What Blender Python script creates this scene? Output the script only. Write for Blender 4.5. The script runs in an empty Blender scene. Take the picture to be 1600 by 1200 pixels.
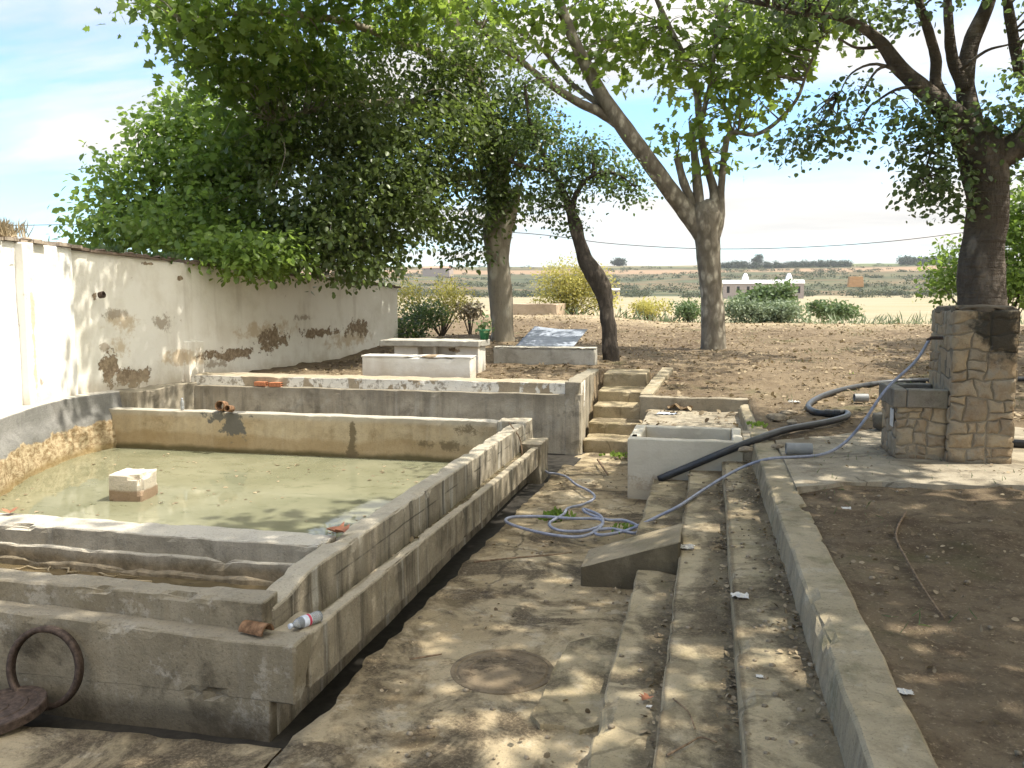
import bpy, math, random
import numpy as np
from mathutils import Vector, Matrix, noise

# ------------------------------------------------------------------ camera, sky, sun
S = bpy.context.scene
COL = S.collection
R = math.radians
F_PX, EYE = 1350.0, 2.3
YAW, PITCH = R(12.87), math.atan(137 / 1350)
cd = bpy.data.cameras.new('camera')
cam = bpy.data.objects.new('camera', cd)
COL.objects.link(cam)
cam.location = (0, 0, EYE)
cam.rotation_euler = (math.pi / 2 - PITCH, 0, YAW)
cd.sensor_fit = 'HORIZONTAL'
cd.sensor_width = 36
cd.lens = F_PX * 36 / 1600
cd.clip_start = 0.05
cd.clip_end = 9000
S.camera = cam

SUN_AZ, SUN_EL = R(13), R(62)          # azimuth from +X towards +Y
sdir = Vector((math.cos(SUN_EL) * math.cos(SUN_AZ), math.cos(SUN_EL) * math.sin(SUN_AZ), math.sin(SUN_EL)))
sl = bpy.data.lights.new('sun', 'SUN')
sl.energy = 3.4
sl.angle = R(0.53)
sl.color = (1.0, 0.94, 0.83)
so = bpy.data.objects.new('sun', sl)
COL.objects.link(so)
so.rotation_euler = sdir.to_track_quat('Z', 'Y').to_euler()
so.location = (20, 10, 40)

S.view_settings.view_transform = 'Standard'
S.view_settings.look = 'None'
S.view_settings.exposure = 1.27
S.view_settings.gamma = 1.0
S.cycles.use_denoising = True
S.cycles.max_bounces = 8
S.cycles.diffuse_bounces = 4
S.cycles.transmission_bounces = 6
S.cycles.caustics_reflective = False
S.cycles.caustics_refractive = False

W = bpy.data.worlds.new('World')
S.world = W
W.use_nodes = True


def build_world():
    nt = W.node_tree
    nt.nodes.clear()
    N, L = nt.nodes.new, nt.links.new
    sky = N('ShaderNodeTexSky')
    sky.sky_type = 'NISHITA'
    sky.sun_disc = False
    sky.sun_elevation = SUN_EL
    sky.sun_rotation = math.atan2(sdir.x, sdir.y)
    sky.air_density = 1.0
    sky.dust_density = 0.7
    tc = N('ShaderNodeTexCoord')
    sep = N('ShaderNodeSeparateXYZ')
    L(tc.outputs['Generated'], sep.inputs[0])
    zc = N('ShaderNodeMath'); zc.operation = 'ADD'; zc.inputs[1].default_value = 0.16
    L(sep.outputs[2], zc.inputs[0])
    zm = N('ShaderNodeMath'); zm.operation = 'MAXIMUM'; zm.inputs[1].default_value = 0.05
    L(zc.outputs[0], zm.inputs[0])
    dx = N('ShaderNodeMath'); dx.operation = 'DIVIDE'
    dy = N('ShaderNodeMath'); dy.operation = 'DIVIDE'
    L(sep.outputs[0], dx.inputs[0]); L(zm.outputs[0], dx.inputs[1])
    L(sep.outputs[1], dy.inputs[0]); L(zm.outputs[0], dy.inputs[1])
    cmb = N('ShaderNodeCombineXYZ')
    L(dx.outputs[0], cmb.inputs[0]); L(dy.outputs[0], cmb.inputs[1])
    mp = N('ShaderNodeMapping')
    mp.inputs['Location'].default_value = (1.35, 0.4, 0)
    mp.inputs['Rotation'].default_value = (0, 0, R(-14))
    mp.inputs['Scale'].default_value = (0.42, 0.95, 1)
    L(cmb.outputs[0], mp.inputs[0])
    nz = N('ShaderNodeTexNoise')
    nz.inputs['Scale'].default_value = 1.15
    nz.inputs['Detail'].default_value = 7
    nz.inputs['Roughness'].default_value = 0.56
    nz.inputs['Distortion'].default_value = 0.35
    L(mp.outputs[0], nz.inputs['Vector'])
    # more cover to the right (east) than to the left
    sh = N('ShaderNodeMath'); sh.operation = 'MULTIPLY_ADD'
    sh.inputs[1].default_value = 0.2; sh.inputs[2].default_value = 0.03
    L(sep.outputs[0], sh.inputs[0])
    ad = N('ShaderNodeMath'); ad.operation = 'ADD'
    L(nz.outputs['Fac'], ad.inputs[0]); L(sh.outputs[0], ad.inputs[1])
    rp = N('ShaderNodeValToRGB')
    rp.color_ramp.elements[0].position = 0.41
    rp.color_ramp.elements[0].color = (0, 0, 0, 1)
    rp.color_ramp.elements[1].position = 0.57
    rp.color_ramp.elements[1].color = (1, 1, 1, 1)
    L(ad.outputs[0], rp.inputs[0])
    n2 = N('ShaderNodeTexNoise')
    n2.inputs['Scale'].default_value = 2.6
    n2.inputs['Detail'].default_value = 6
    L(mp.outputs[0], n2.inputs['Vector'])
    cr = N('ShaderNodeValToRGB')
    cr.color_ramp.elements[0].position = 0.3
    cr.color_ramp.elements[0].color = (5.9, 5.85, 5.75, 1)
    cr.color_ramp.elements[1].position = 0.62
    cr.color_ramp.elements[1].color = (7.9, 7.55, 7.0, 1)
    L(n2.outputs['Fac'], cr.inputs[0])
    # unseen clouds overhead are brightened to add fill light; low ones stay dimmer
    el = N('ShaderNodeMapRange')
    el.inputs['From Min'].default_value = 0.25; el.inputs['From Max'].default_value = 0.75
    el.inputs['To Min'].default_value = 0.41; el.inputs['To Max'].default_value = 1.3
    L(sep.outputs[2], el.inputs['Value'])
    cb = N('ShaderNodeMix'); cb.data_type = 'RGBA'; cb.blend_type = 'MULTIPLY'
    cb.inputs[0].default_value = 1.0
    L(cr.outputs[0], cb.inputs[6]); L(el.outputs[0], cb.inputs[7])
    ts = N('ShaderNodeMix'); ts.data_type = 'RGBA'; ts.blend_type = 'MULTIPLY'
    ts.inputs[0].default_value = 1.0
    L(sky.outputs[0], ts.inputs[6]); ts.inputs[7].default_value = (.58, .73, .86, 1)
    mx = N('ShaderNodeMix'); mx.data_type = 'RGBA'
    L(rp.outputs[0], mx.inputs[0])
    L(ts.outputs[2], mx.inputs[6]); L(cb.outputs[2], mx.inputs[7])
    bg = N('ShaderNodeBackground')
    bg.inputs['Strength'].default_value = 0.15
    L(mx.outputs[2], bg.inputs[0])
    out = N('ShaderNodeOutputWorld')
    L(bg.outputs[0], out.inputs[0])


build_world()

# ------------------------------------------------------------------ helpers: points
_fw = np.array([-math.sin(YAW) * math.cos(PITCH), math.cos(YAW) * math.cos(PITCH), -math.sin(PITCH)])
_rt = np.array([math.cos(YAW), math.sin(YAW), 0])
_up = np.cross(_rt, _fw)
_C = np.array([0, 0, EYE])


def _ray(px, py):
    return _fw + _rt * (px - 800) / F_PX - _up * (py - 600) / F_PX


def pZ(px, py, z):
    d = _ray(px, py)
    return Vector(_C + d * ((z - EYE) / d[2]))


def pY(px, py, y):
    d = _ray(px, py)
    return Vector(_C + d * (y / d[1]))


rng = np.random.default_rng(7)
random.seed(7)
U = random.uniform


def tag(o, label=None, cat=None, group=None, kind=None):
    if label: o['label'] = label
    if cat: o['category'] = cat
    if group: o['group'] = group
    if kind: o['kind'] = kind
    return o


def thing(name, label, cat, loc=(0, 0, 0), group=None):
    o = bpy.data.objects.new(name, None)
    o.empty_display_size = 0.1
    COL.objects.link(o)
    o.location = loc
    return tag(o, label, cat, group)


def link(name, me, mats, parent=None, smooth=False):
    o = bpy.data.objects.new(name, me)
    for m in (mats if isinstance(mats, (list, tuple)) else [mats]):
        me.materials.append(m)
    COL.objects.link(o)
    if parent is not None:
        # geometry is given in world space: shift it to the parent's base
        p = parent
        off = Vector((0, 0, 0))
        while p is not None:
            off += p.location
            p = p.parent
        me.transform(Matrix.Translation(-off))
        o.parent = parent
    else:
        # put the origin at the base of the thing
        n = len(me.vertices)
        if n:
            co = np.empty(n * 3, dtype=np.float32)
            me.vertices.foreach_get('co', co)
            co = co.reshape(-1, 3)
            c = Vector((float(co[:, 0].mean()), float(co[:, 1].mean()), float(co[:, 2].min())))
            me.transform(Matrix.Translation(-c))
            o.location = c
    if smooth:
        me.polygons.foreach_set('use_smooth', [True] * len(me.polygons))
    return o


def nz(p, s, off=0.0):
    return noise.noise(Vector((p[0] * s + off, p[1] * s + off * 1.7, p[2] * s - off)))


class MB:
    def __init__(self):
        self.v, self.f, self.mi = [], [], []
        self.cur = 0

    def add(self, vs, fs):
        b = len(self.v)
        self.v.extend([tuple(p) for p in vs])
        for f in fs:
            self.f.append(tuple(i + b for i in f))
            self.mi.append(self.cur)

    def rbox(self, x0, x1, y0, y1, z0, z1, res=0.1, amp=0.008, chip=0.03, e=0.012, seed=0.0, warp=None, cthr=0.15):
        """a worn box: grid faces, eased edges, uneven surface, chipped arrises"""
        def axis(a, b):
            n = max(1, int(round((b - a) / res)))
            c = [a, a + e] if (b - a) > 4 * e else [a]
            for i in range(1, n):
                q = a + (b - a) * i / n
                if q > a + 1.5 * e and q < b - 1.5 * e:
                    c.append(q)
            c += [b - e, b] if (b - a) > 4 * e else [b]
            return c
        ax, ay, az = axis(x0, x1), axis(y0, y1), axis(z0, z1)
        nx, ny, nzz = len(ax) - 1, len(ay) - 1, len(az) - 1
        idx, vs, fs = {}, [], []
        mid = ((x0 + x1) / 2, (y0 + y1) / 2, (z0 + z1) / 2)
        half = ((x1 - x0) / 2, (y1 - y0) / 2, (z1 - z0) / 2)

        def V(i, j, k):
            if (i, j, k) in idx:
                return idx[(i, j, k)]
            p = [ax[i], ay[j], az[k]]
            q = tuple(p)
            d = [half[a] - abs(p[a] - mid[a]) for a in range(3)]
            near = sorted(d)
            if near[1] < e * 0.5:                         # on an arris
                for a in range(3):
                    if d[a] < e * 0.5:
                        p[a] += (mid[a] - p[a] > 0) * e * .45 - (mid[a] - p[a] < 0) * e * .45
            if near[1] < max(e * 1.5, .02) and chip > 0:
                c = nz(q, 3.1, seed + 5) * .6 + nz(q, 9.0, seed + 9) * .5
                if c > cthr:
                    k_ = min(1.0, (c - cthr) * 2.2) * chip
                    for a in range(3):
                        if d[a] < max(e * 1.5, .02):
                            p[a] += k_ if mid[a] > p[a] else -k_
            if amp:
                for a in range(3):
                    p[a] += amp * (nz(q, 2.3, seed + a * 13.1) + .6 * nz(q, 7.7, seed + a * 7.3))
            if warp:
                p = warp(*p)
            idx[(i, j, k)] = len(vs)
            vs.append(tuple(p))
            return idx[(i, j, k)]
        for i in range(nx):
            for j in range(ny):
                fs.append((V(i, j, nzz), V(i + 1, j, nzz), V(i + 1, j + 1, nzz), V(i, j + 1, nzz)))
                fs.append((V(i, j, 0), V(i, j + 1, 0), V(i + 1, j + 1, 0), V(i + 1, j, 0)))
        for i in range(nx):
            for k in range(nzz):
                fs.append((V(i, 0, k), V(i + 1, 0, k), V(i + 1, 0, k + 1), V(i, 0, k + 1)))
                fs.append((V(i, ny, k), V(i, ny, k + 1), V(i + 1, ny, k + 1), V(i + 1, ny, k)))
        for j in range(ny):
            for k in range(nzz):
                fs.append((V(0, j, k), V(0, j, k + 1), V(0, j + 1, k + 1), V(0, j + 1, k)))
                fs.append((V(nx, j, k), V(nx, j + 1, k), V(nx, j + 1, k + 1), V(nx, j, k + 1)))
        self.add(vs, fs)
        return self

    def tube(self, pts, rad, sides=8, rough=0.0, cap=True, seed=0.0, flat=1.0):
        pts = [Vector(p) for p in pts]
        n = len(pts)
        if not isinstance(rad, (list, tuple)):
            rad = [rad] * n
        t0 = (pts[1] - pts[0]).normalized()
        nrm = t0.orthogonal().normalized()
        vs, fs = [], []
        for i, p in enumerate(pts):
            t = (pts[min(i + 1, n - 1)] - pts[max(i - 1, 0)])
            if t.length < 1e-9:
                t = t0
            t.normalize()
            nrm = (nrm - t * nrm.dot(t))
            if nrm.length < 1e-6:
                nrm = t.orthogonal()
            nrm.normalize()
            bn = t.cross(nrm)
            for k in range(sides):
                a = 2 * math.pi * k / sides
                dirv = nrm * math.cos(a) + bn * math.sin(a) * flat
                r = rad[i]
                q = p + dirv * r
                if rough:
                    r *= 1 + rough * (nz(q, 1.6 / max(rad[0], .05) * .25, seed) + .6 * nz(q, 4.0 / max(rad[0], .05) * .3, seed + 3))
                    q = p + dirv * r
                vs.append(q)
        for i in range(n - 1):
            for k in range(sides):
                a, b = i * sides + k, i * sides + (k + 1) % sides
                fs.append((a, b, b + sides, a + sides))
        if cap:
            fs.append(tuple(range(sides - 1, -1, -1)))
            fs.append(tuple((n - 1) * sides + k for k in range(sides)))
        self.add(vs, fs)
        return self

    def lathe(self, prof, axis_p=(0, 0, 0), mat=None, sides=24, closed=False):
        vs, fs = [], []
        n = len(prof)
        for i in range(sides):
            a = 2 * math.pi * i / sides
            for r, z in prof:
                q = Vector((r * math.cos(a), r * math.sin(a), z))
                if mat is not None:
                    q = mat @ q
                vs.append(q + Vector(axis_p))
        m = n if closed else n - 1
        for i in range(sides):
            j = (i + 1) % sides
            for k in range(m):
                k2 = (k + 1) % n
                fs.append((i * n + k, j * n + k, j * n + k2, i * n + k2))
        if not closed:
            if prof[0][0] > 1e-6:
                fs.append(tuple(i * n for i in range(sides - 1, -1, -1)))
            if prof[-1][0] > 1e-6:
                fs.append(tuple(i * n + n - 1 for i in range(sides)))
        self.add(vs, fs)
        return self

    def prism(self, poly, z0, z1):
        n = len(poly)
        vs = [(x, y, z0(x, y) if callable(z0) else z0) for x, y in poly] + [(x, y, z1(x, y) if callable(z1) else z1) for x, y in poly]
        fs = [tuple(range(n - 1, -1, -1)), tuple(range(n, 2 * n))]
        for i in range(n):
            j = (i + 1) % n
            fs.append((i, j, n + j, n + i))
        self.add(vs, fs)
        return self

    def rock(self, c, r, seed=0.0, sx=1, sy=1, sz=.7, n=7, m=10):
        vs, fs = [], []
        for i in range(n + 1):
            th = math.pi * i / n
            for k in range(m):
                a = 2 * math.pi * k / m
                d = Vector((math.sin(th) * math.cos(a) * sx, math.sin(th) * math.sin(a) * sy, math.cos(th) * sz))
                f = r * (1 + .35 * nz(d, 1.6, seed) + .15 * nz(d, 4, seed))
                vs.append(Vector(c) + d * f)
        for i in range(n):
            for k in range(m):
                k2 = (k + 1) % m
                fs.append((i * m + k, (i + 1) * m + k, (i + 1) * m + k2, i * m + k2))
        self.add(vs, fs)
        return self

    def build(self, name, mats, parent=None, smooth=False):
        me = bpy.data.meshes.new(name)
        me.from_pydata(self.v, [], self.f)
        o = link(name, me, mats, parent, smooth)
        if any(self.mi):
            me.polygons.foreach_set('material_index', self.mi)
        me.validate()
        me.update()
        return o


def smooth_path(pts, k=6):
    """Catmull-Rom through the points; each point may carry extra values"""
    P = [np.array(p, dtype=float) for p in pts]
    P = [2 * P[0] - P[1]] + P + [2 * P[-1] - P[-2]]
    out = []
    for i in range(1, len(P) - 2):
        for s in range(k):
            t = s / k
            a, b, c, d = P[i - 1], P[i], P[i + 1], P[i + 2]
            out.append(.5 * ((2 * b) + (c - a) * t + (2 * a - 5 * b + 4 * c - d) * t * t + (3 * b - a - 3 * c + d) * t ** 3))
    out.append(P[-2])
    return out


# ------------------------------------------------------------------ helpers: materials
class NT:
    def __init__(self, name):
        self.m = bpy.data.materials.new(name)
        self.m.use_nodes = True
        self.t = self.m.node_tree
        self.t.nodes.clear()
        self.out = self.t.nodes.new('ShaderNodeOutputMaterial')
        self.b = self.t.nodes.new('ShaderNodeBsdfPrincipled')
        self.t.links.new(self.b.outputs[0], self.out.inputs[0])
        g = self.t.nodes.new('ShaderNodeNewGeometry')
        self.pos = g.outputs['Position']
        self.nrm = g.outputs['Normal']

    def n(self, k):
        return self.t.nodes.new(k)

    def set(self, inp, v):
        if hasattr(v, 'node'):
            self.t.links.new(v, inp)
        elif v is not None:
            try:
                inp.default_value = v
            except Exception:
                inp.default_value = (*v, 1) if len(v) == 3 else v

    def noise(self, s, d=4, r=.55, vec=None, dist=0.0, sc=None, loc=None):
        vec = vec or self.pos
        if sc or loc:
            mp = self.n('ShaderNodeMapping')
            self.set(mp.inputs[0], vec)
            if sc: mp.inputs['Scale'].default_value = sc
            if loc: mp.inputs['Location'].default_value = loc
            vec = mp.outputs[0]
        t = self.n('ShaderNodeTexNoise')
        t.inputs['Scale'].default_value = s
        t.inputs['Detail'].default_value = d
        t.inputs['Roughness'].default_value = r
        t.inputs['Distortion'].default_value = dist
        self.set(t.inputs['Vector'], vec)
        return t.outputs['Fac']

    def vor(self, s, feat='F1', vec=None, out='Distance', rand=1.0, sc=None):
        vec = vec or self.pos
        if sc:
            mp = self.n('ShaderNodeMapping')
            self.set(mp.inputs[0], vec)
            mp.inputs['Scale'].default_value = sc
            vec = mp.outputs[0]
        t = self.n('ShaderNodeTexVoronoi')
        t.feature = feat
        t.inputs['Scale'].default_value = s
        t.inputs['Randomness'].default_value = rand
        self.set(t.inputs['Vector'], vec)
        return t.outputs[out]

    def ramp(self, f, lo, hi, a=0.0, b=1.0):
        t = self.n('ShaderNodeMapRange')
        t.interpolation_type = 'SMOOTHSTEP'
        self.set(t.inputs['Value'], f)
        t.inputs['From Min'].default_value = lo
        t.inputs['From Max'].default_value = hi
        t.inputs['To Min'].default_value = a
        t.inputs['To Max'].default_value = b
        return t.outputs[0]

    def cr(self, f, stops):
        t = self.n('ShaderNodeValToRGB')
        e = t.color_ramp.elements
        while len(e) < len(stops):
            e.new(.5)
        for q, (p, c) in zip(e, stops):
            q.position = p
            q.color = (*c, 1)
        self.set(t.inputs[0], f)
        return t.outputs[0]

    def mix(self, f, a, b, mode='MIX'):
        t = self.n('ShaderNodeMix')
        t.data_type = 'RGBA'
        t.blend_type = mode
        self.set(t.inputs[0], f)
        for i, v in ((6, a), (7, b)):
            if hasattr(v, 'node'):
                self.t.links.new(v, t.inputs[i])
            else:
                t.inputs[i].default_value = (*v, 1)
        return t.outputs[2]

    def mth(self, op, a, b=None, c=None):
        t = self.n('ShaderNodeMath')
        t.operation = op
        self.set(t.inputs[0], a)
        if b is not None: self.set(t.inputs[1], b)
        if c is not None: self.set(t.inputs[2], c)
        return t.outputs[0]

    def xyz(self, vec=None):
        t = self.n('ShaderNodeSeparateXYZ')
        self.set(t.inputs[0], vec or self.pos)
        return t.outputs

    def ell(self, a, b, ca, cb, ra, rb):
        """1 at the middle of an ellipse on the plane (a,b), 0 at its rim"""
        u = self.mth('DIVIDE', self.mth('SUBTRACT', a, ca), ra)
        v = self.mth('DIVIDE', self.mth('SUBTRACT', b, cb), rb)
        d = self.mth('SQRT', self.mth('ADD', self.mth('MULTIPLY', u, u), self.mth('MULTIPLY', v, v)))
        return self.mth('SUBTRACT', 1.0, d)

    def bump(self, h, s=.5, d=.02, nrm=None):
        t = self.n('ShaderNodeBump')
        t.inputs['Strength'].default_value = s
        t.inputs['Distance'].default_value = d
        self.set(t.inputs['Height'], h)
        if nrm is not None: self.set(t.inputs['Normal'], nrm)
        return t.outputs[0]

    def attr(self, name):
        t = self.n('ShaderNodeAttribute')
        t.attribute_name = name
        return t.outputs['Fac']

    def done(self, col, rough=.85, normal=None, spec=.3, metal=0.0):
        self.set(self.b.inputs['Base Color'], col if hasattr(col, 'node') else (*col, 1))
        self.set(self.b.inputs['Roughness'], rough)
        self.set(self.b.inputs['Metallic'], metal)
        self.b.inputs['Specular IOR Level'].default_value = spec
        if normal is not None: self.set(self.b.inputs['Normal'], normal)
        return self.m


def flat_face(t):
    """1 on faces that look up"""
    return t.ramp(t.xyz(t.nrm)[2], .5, .85)


def concrete(name, c1, c2, dark=(.06, .05, .035), dk=.5, light=None, lt=.0, streak=0.0, moss=0.0, seed=0.0, top=None, rock=.5, crack=0.0, litter=0.0, extra=None):
    t = NT(name)
    L = (seed, seed * .7, seed * .3)
    col = t.mix(t.ramp(t.noise(1.3, 6, .6, loc=L), .35, .68), c1, c2)
    col = t.mix(t.ramp(t.noise(9, 5, .7, loc=L), .4, .7, 0, .45), col, tuple(q * .62 for q in c1))
    # dirt blotches
    d = t.ramp(t.noise(2.1, 8, .68, loc=(seed + 3, 1, 2), dist=.4), .5, .66, 0, dk)
    col = t.mix(d, col, dark)
    if light:
        l = t.ramp(t.noise(3.7, 9, .72, loc=(seed + 9, 4, 1)), .54, .63, 0, lt)
        col = t.mix(l, col, light)
    if streak:
        side = t.mth('SUBTRACT', 1.0, flat_face(t))
        s = t.ramp(t.noise(5.5, 6, .65, sc=(1, 1, .07), loc=L), .47, .64, 0, streak)
        col = t.mix(t.mth('MULTIPLY', s, side), col, (.045, .04, .032))
        s2 = t.ramp(t.noise(7.5, 5, .6, sc=(1, 1, .06), loc=(seed + 5, 0, 0)), .55, .7, 0, streak * .9)
        col = t.mix(t.mth('MULTIPLY', s2, side), col, (.5, .48, .42))
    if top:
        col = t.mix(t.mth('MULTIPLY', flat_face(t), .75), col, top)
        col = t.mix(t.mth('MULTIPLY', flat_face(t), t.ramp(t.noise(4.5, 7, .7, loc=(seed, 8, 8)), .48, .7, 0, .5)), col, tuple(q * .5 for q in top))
    if moss:
        m = t.ramp(t.noise(2.6, 7, .66, loc=(seed + 1, 6, 4)), .5, .68, 0, moss)
        col = t.mix(m, col, (.055, .065, .022))
    if litter:
        l = t.ramp(t.noise(1.7, 8, .7, loc=(seed + 11, 2, 0), dist=.5), .47, .6, 0, litter)
        col = t.mix(t.mth('MULTIPLY', l, flat_face(t)), col, t.mix(t.ramp(t.noise(45, 3, .7), .45, .6), (.035, .025, .016), (.11, .085, .055)))
    if crack:
        w = t.n('ShaderNodeVectorMath'); w.operation = 'MULTIPLY_ADD'
        nt = t.n('ShaderNodeTexNoise'); nt.inputs['Scale'].default_value = 3.2; nt.inputs['Detail'].default_value = 5
        t.set(nt.inputs['Vector'], t.pos)
        t.set(w.inputs[0], nt.outputs['Color']); w.inputs[1].default_value = (.34, .34, 0)
        t.set(w.inputs[2], t.pos)
        e = t.vor(.72, 'DISTANCE_TO_EDGE', w.outputs[0])
        k = t.mth('MULTIPLY', t.ramp(e, .004, .013, 1, 0), t.ramp(t.noise(.8, 3, .5, loc=(seed + 2, 3, 3)), .42, .56, 0, crack))
        col = t.mix(k, col, (.022, .018, .013))
    sp = t.ramp(t.noise(75, 3, .7), .58, .68, 0, .4)
    col = t.mix(sp, col, tuple(min(1, q * 1.5) for q in c2))
    sp = t.ramp(t.noise(60, 4, .75, loc=(7, 7, 7)), .54, .68, 0, .55)
    col = t.mix(sp, col, tuple(q * .4 for q in c2))
    if extra:
        col = extra(t, col)
    h = t.mth('ADD', t.mth('MULTIPLY', t.noise(6, 8, .7), .7), t.mth('MULTIPLY', t.noise(48, 4, .7), .35))
    return t.done(col, .9, t.bump(h, rock, .03), .2)


def add_col(t, col, spots, color, amp=.9, ns=4.0, edge=.22, ab=(1, 2), rough=.75):
    """irregular patches with ragged outlines at fixed places on a wall; ab = the two axes of its plane"""
    c = t.xyz()
    a, b = c[ab[0]], c[ab[1]]
    n = t.mth('MULTIPLY', t.mth('SUBTRACT', t.noise(ns, 8, rough), .5), 3.2)
    m = None
    for s in spots:
        e = t.ell(a, b, *s)
        m = e if m is None else t.mth('MAXIMUM', m, e)
    f = t.ramp(t.mth('ADD', m, n), .35, .35 + edge, 0, amp)
    t.mask = f
    return t.mix(f, col, color)


def leaf_mat(name, c1, c2, tr, trans=.4, rough=.5, dead=None):
    t = NT(name)
    r = t.attr('rnd')
    col = t.mix(r, c1, c2)
    if dead:
        col = t.mix(t.ramp(r, .93, .96), col, dead)
    t.done(col, rough, None, .35)
    tl = t.n('ShaderNodeBsdfTranslucent')
    tc = t.mix(r, tuple(q * .75 for q in tr), tr)
    t.set(tl.inputs[0], tc)
    mx = t.n('ShaderNodeMixShader')
    mx.inputs[0].default_value = trans
    t.t.links.new(t.b.outputs[0], mx.inputs[1])
    t.t.links.new(tl.outputs[0], mx.inputs[2])
    t.t.links.new(mx.outputs[0], t.out.inputs[0])
    return t.m


def simple(name, col, rough=.6, spec=.3, metal=0.0, var=.25, scale=14, bump=.15):
    t = NT(name)
    n = t.noise(scale, 5, .65)
    c = t.mix(t.ramp(n, .35, .7, 0, 1), tuple(q * (1 - var) for q in col), tuple(min(1, q * (1 + var)) for q in col))
    return t.done(c, rough, t.bump(n, bump, .01), spec, metal)


# concretes
M = {}
M['pool_outer'] = concrete('grey_lichened_concrete', (.275, .235, .165), (.18, .15, .1), dk=.75, dark=(.065,.053,.036), light=(.36, .325, .26), lt=.85, streak=.12, top=(.27, .235, .175),
    extra=lambda t, c: t.mix(t.ramp(t.mth('ADD', t.xyz()[2], t.mth('MULTIPLY', t.noise(1.3, 5), .12)), .06, -.06, 0, .6), c, (.045, .037, .026)))
M['coping_top'] = concrete('weathered_block_coping', (.4, .355, .275), (.28, .24, .175), dk=.4, streak=.85, top=(.4, .355, .27), seed=3,  # pale streaks put grazing sunlight into the colour, dark ones are weathering
    extra=lambda t, c: t.mix(t.mth('MULTIPLY', t.ramp(t.mth('ABSOLUTE', t.mth('SUBTRACT', t.mth('ADD', t.xyz()[2], t.mth('MULTIPLY', t.noise(1.5, 3), .03)), .425)), .0, .012, .8, 0), t.ramp(t.noise(3, 4), .42, .6)), c, (.05, .043, .033)))
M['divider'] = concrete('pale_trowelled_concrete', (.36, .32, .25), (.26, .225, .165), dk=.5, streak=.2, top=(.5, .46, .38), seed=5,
    extra=lambda t, c: t.mix(t.ramp(t.mth('ADD', t.xyz()[2], t.mth('MULTIPLY', t.noise(2.5, 5), .1)), .46, .38, 0, .75), c, t.mix(t.ramp(t.noise(9, 6, .7), .4, .62), (.1, .072, .035), (.22, .165, .095))))
M['trough'] = concrete('trough_concrete', (.33, .285, .21), (.21, .175, .12), dk=.6, light=(.42, .38, .3), lt=.5, streak=.7, top=(.37, .32, .235), seed=8)


def inner_extra(t, c):
    z = t.xyz()[2]
    wob = t.mth('MULTIPLY', t.mth('SUBTRACT', t.noise(1.1, 6, .65), .5), .34)
    damp = t.ramp(t.mth('ADD', z, wob), .26, .18, 0, .5)
    c = t.mix(damp, c, (.24, .165, .08))
    c = t.mix(t.ramp(t.mth('ADD', z, t.mth('MULTIPLY', wob, .5)), .06, -.02, 0, .8), c, (.055, .05, .02))
    c = t.mix(t.ramp(z, .44, .54, 0, .6), c, (.36, .34, .29))
    c = add_col(t, c, [(-7.1, .5, .55, .16), (-6.95, .36, .34, .26)], (.1, .098, .09), .92, 6, .2, (0, 2))
    c = add_col(t, c, [(-5.05, .36, .09, .32), (-5.05, .1, .12, .3)], (.11, .085, .05), .85, 6, .3, (0, 2))
    c = add_col(t, c, [(-3.6, .2, .55, .12), (-3.3, .42, .25, .14)], (.13, .1, .06), .8, 6, .3, (0, 2))
    return c


M['inner'] = concrete('ochre_pool_plaster', (.43, .355, .24), (.37, .29, .18), dark=(.2, .14, .07), dk=.5, streak=.12, top=(.4, .37, .31), seed=12, extra=inner_extra, rock=.3)


def curve_extra(t, c):
    z = t.xyz()[2]
    w = t.mth('ADD', z, t.mth('MULTIPLY', t.mth('SUBTRACT', t.noise(2.2, 6, .6), .5), .35))
    st = t.noise(9, 7, .75, sc=(1, 1, 1.8))
    rub = t.mix(t.ramp(st, .38, .62), (.24, .165, .085), (.52, .42, .27))
    c = t.mix(t.ramp(w, .4, .36), c, rub)
    c = t.mix(t.ramp(z, .08, -.02, 0, .7), c, (.24, .17, .07))
    return c


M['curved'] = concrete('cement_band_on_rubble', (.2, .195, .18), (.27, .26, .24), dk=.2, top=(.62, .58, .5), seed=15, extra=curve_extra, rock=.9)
M['floor'] = concrete('dirty_walkway_concrete', (.37, .3, .19), (.265, .205, .12), dark=(.1, .072, .04), dk=.88, light=(.43, .375, .28), lt=.5, seed=20, crack=.5, litter=.85, moss=.14, rock=.7)
def step_extra(t, c):
    x, y, z = t.xyz()
    w = t.mth('ADD', x, t.mth('ADD', t.mth('MULTIPLY', t.mth('SUBTRACT', t.noise(1.9, 8, .75), .5), .75), t.mth('MULTIPLY', y, .006)))
    up = flat_face(t)
    for x0, x1 in ((-.33, -.2), (.03, .19), (.42, .58)):
        b = t.mth('MULTIPLY', t.ramp(w, x0 - .03, x0 + .05), t.ramp(x, x1 + .035, x1 + .01))
        c = t.mix(t.mth('MULTIPLY', t.mth('MULTIPLY', b, up), .55), c, t.mix(t.ramp(t.noise(55, 4, .75), .45, .65), (.04, .029, .018), (.14, .105, .065)))
    return c


M['step'] = concrete('step_concrete', (.38, .315, .205), (.29, .235, .14), dark=(.1, .076, .044), dk=.55, light=(.42, .365, .28), lt=.35, moss=.3, seed=25, crack=.35, extra=step_extra, litter=.7, rock=.5)
M['kerb'] = concrete('kerb_concrete', (.36, .305, .21), (.27, .225, .145), dark=(.1, .08, .048), dk=.5, light=(.44, .41, .34), lt=.35, moss=.5, seed=31, streak=.3, crack=.12)
M['pad'] = concrete('fountain_pad_concrete', (.36, .315, .235), (.27, .23, .165), dark=(.12, .09, .055), dk=.6, seed=36, litter=.5, crack=.5)


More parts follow.
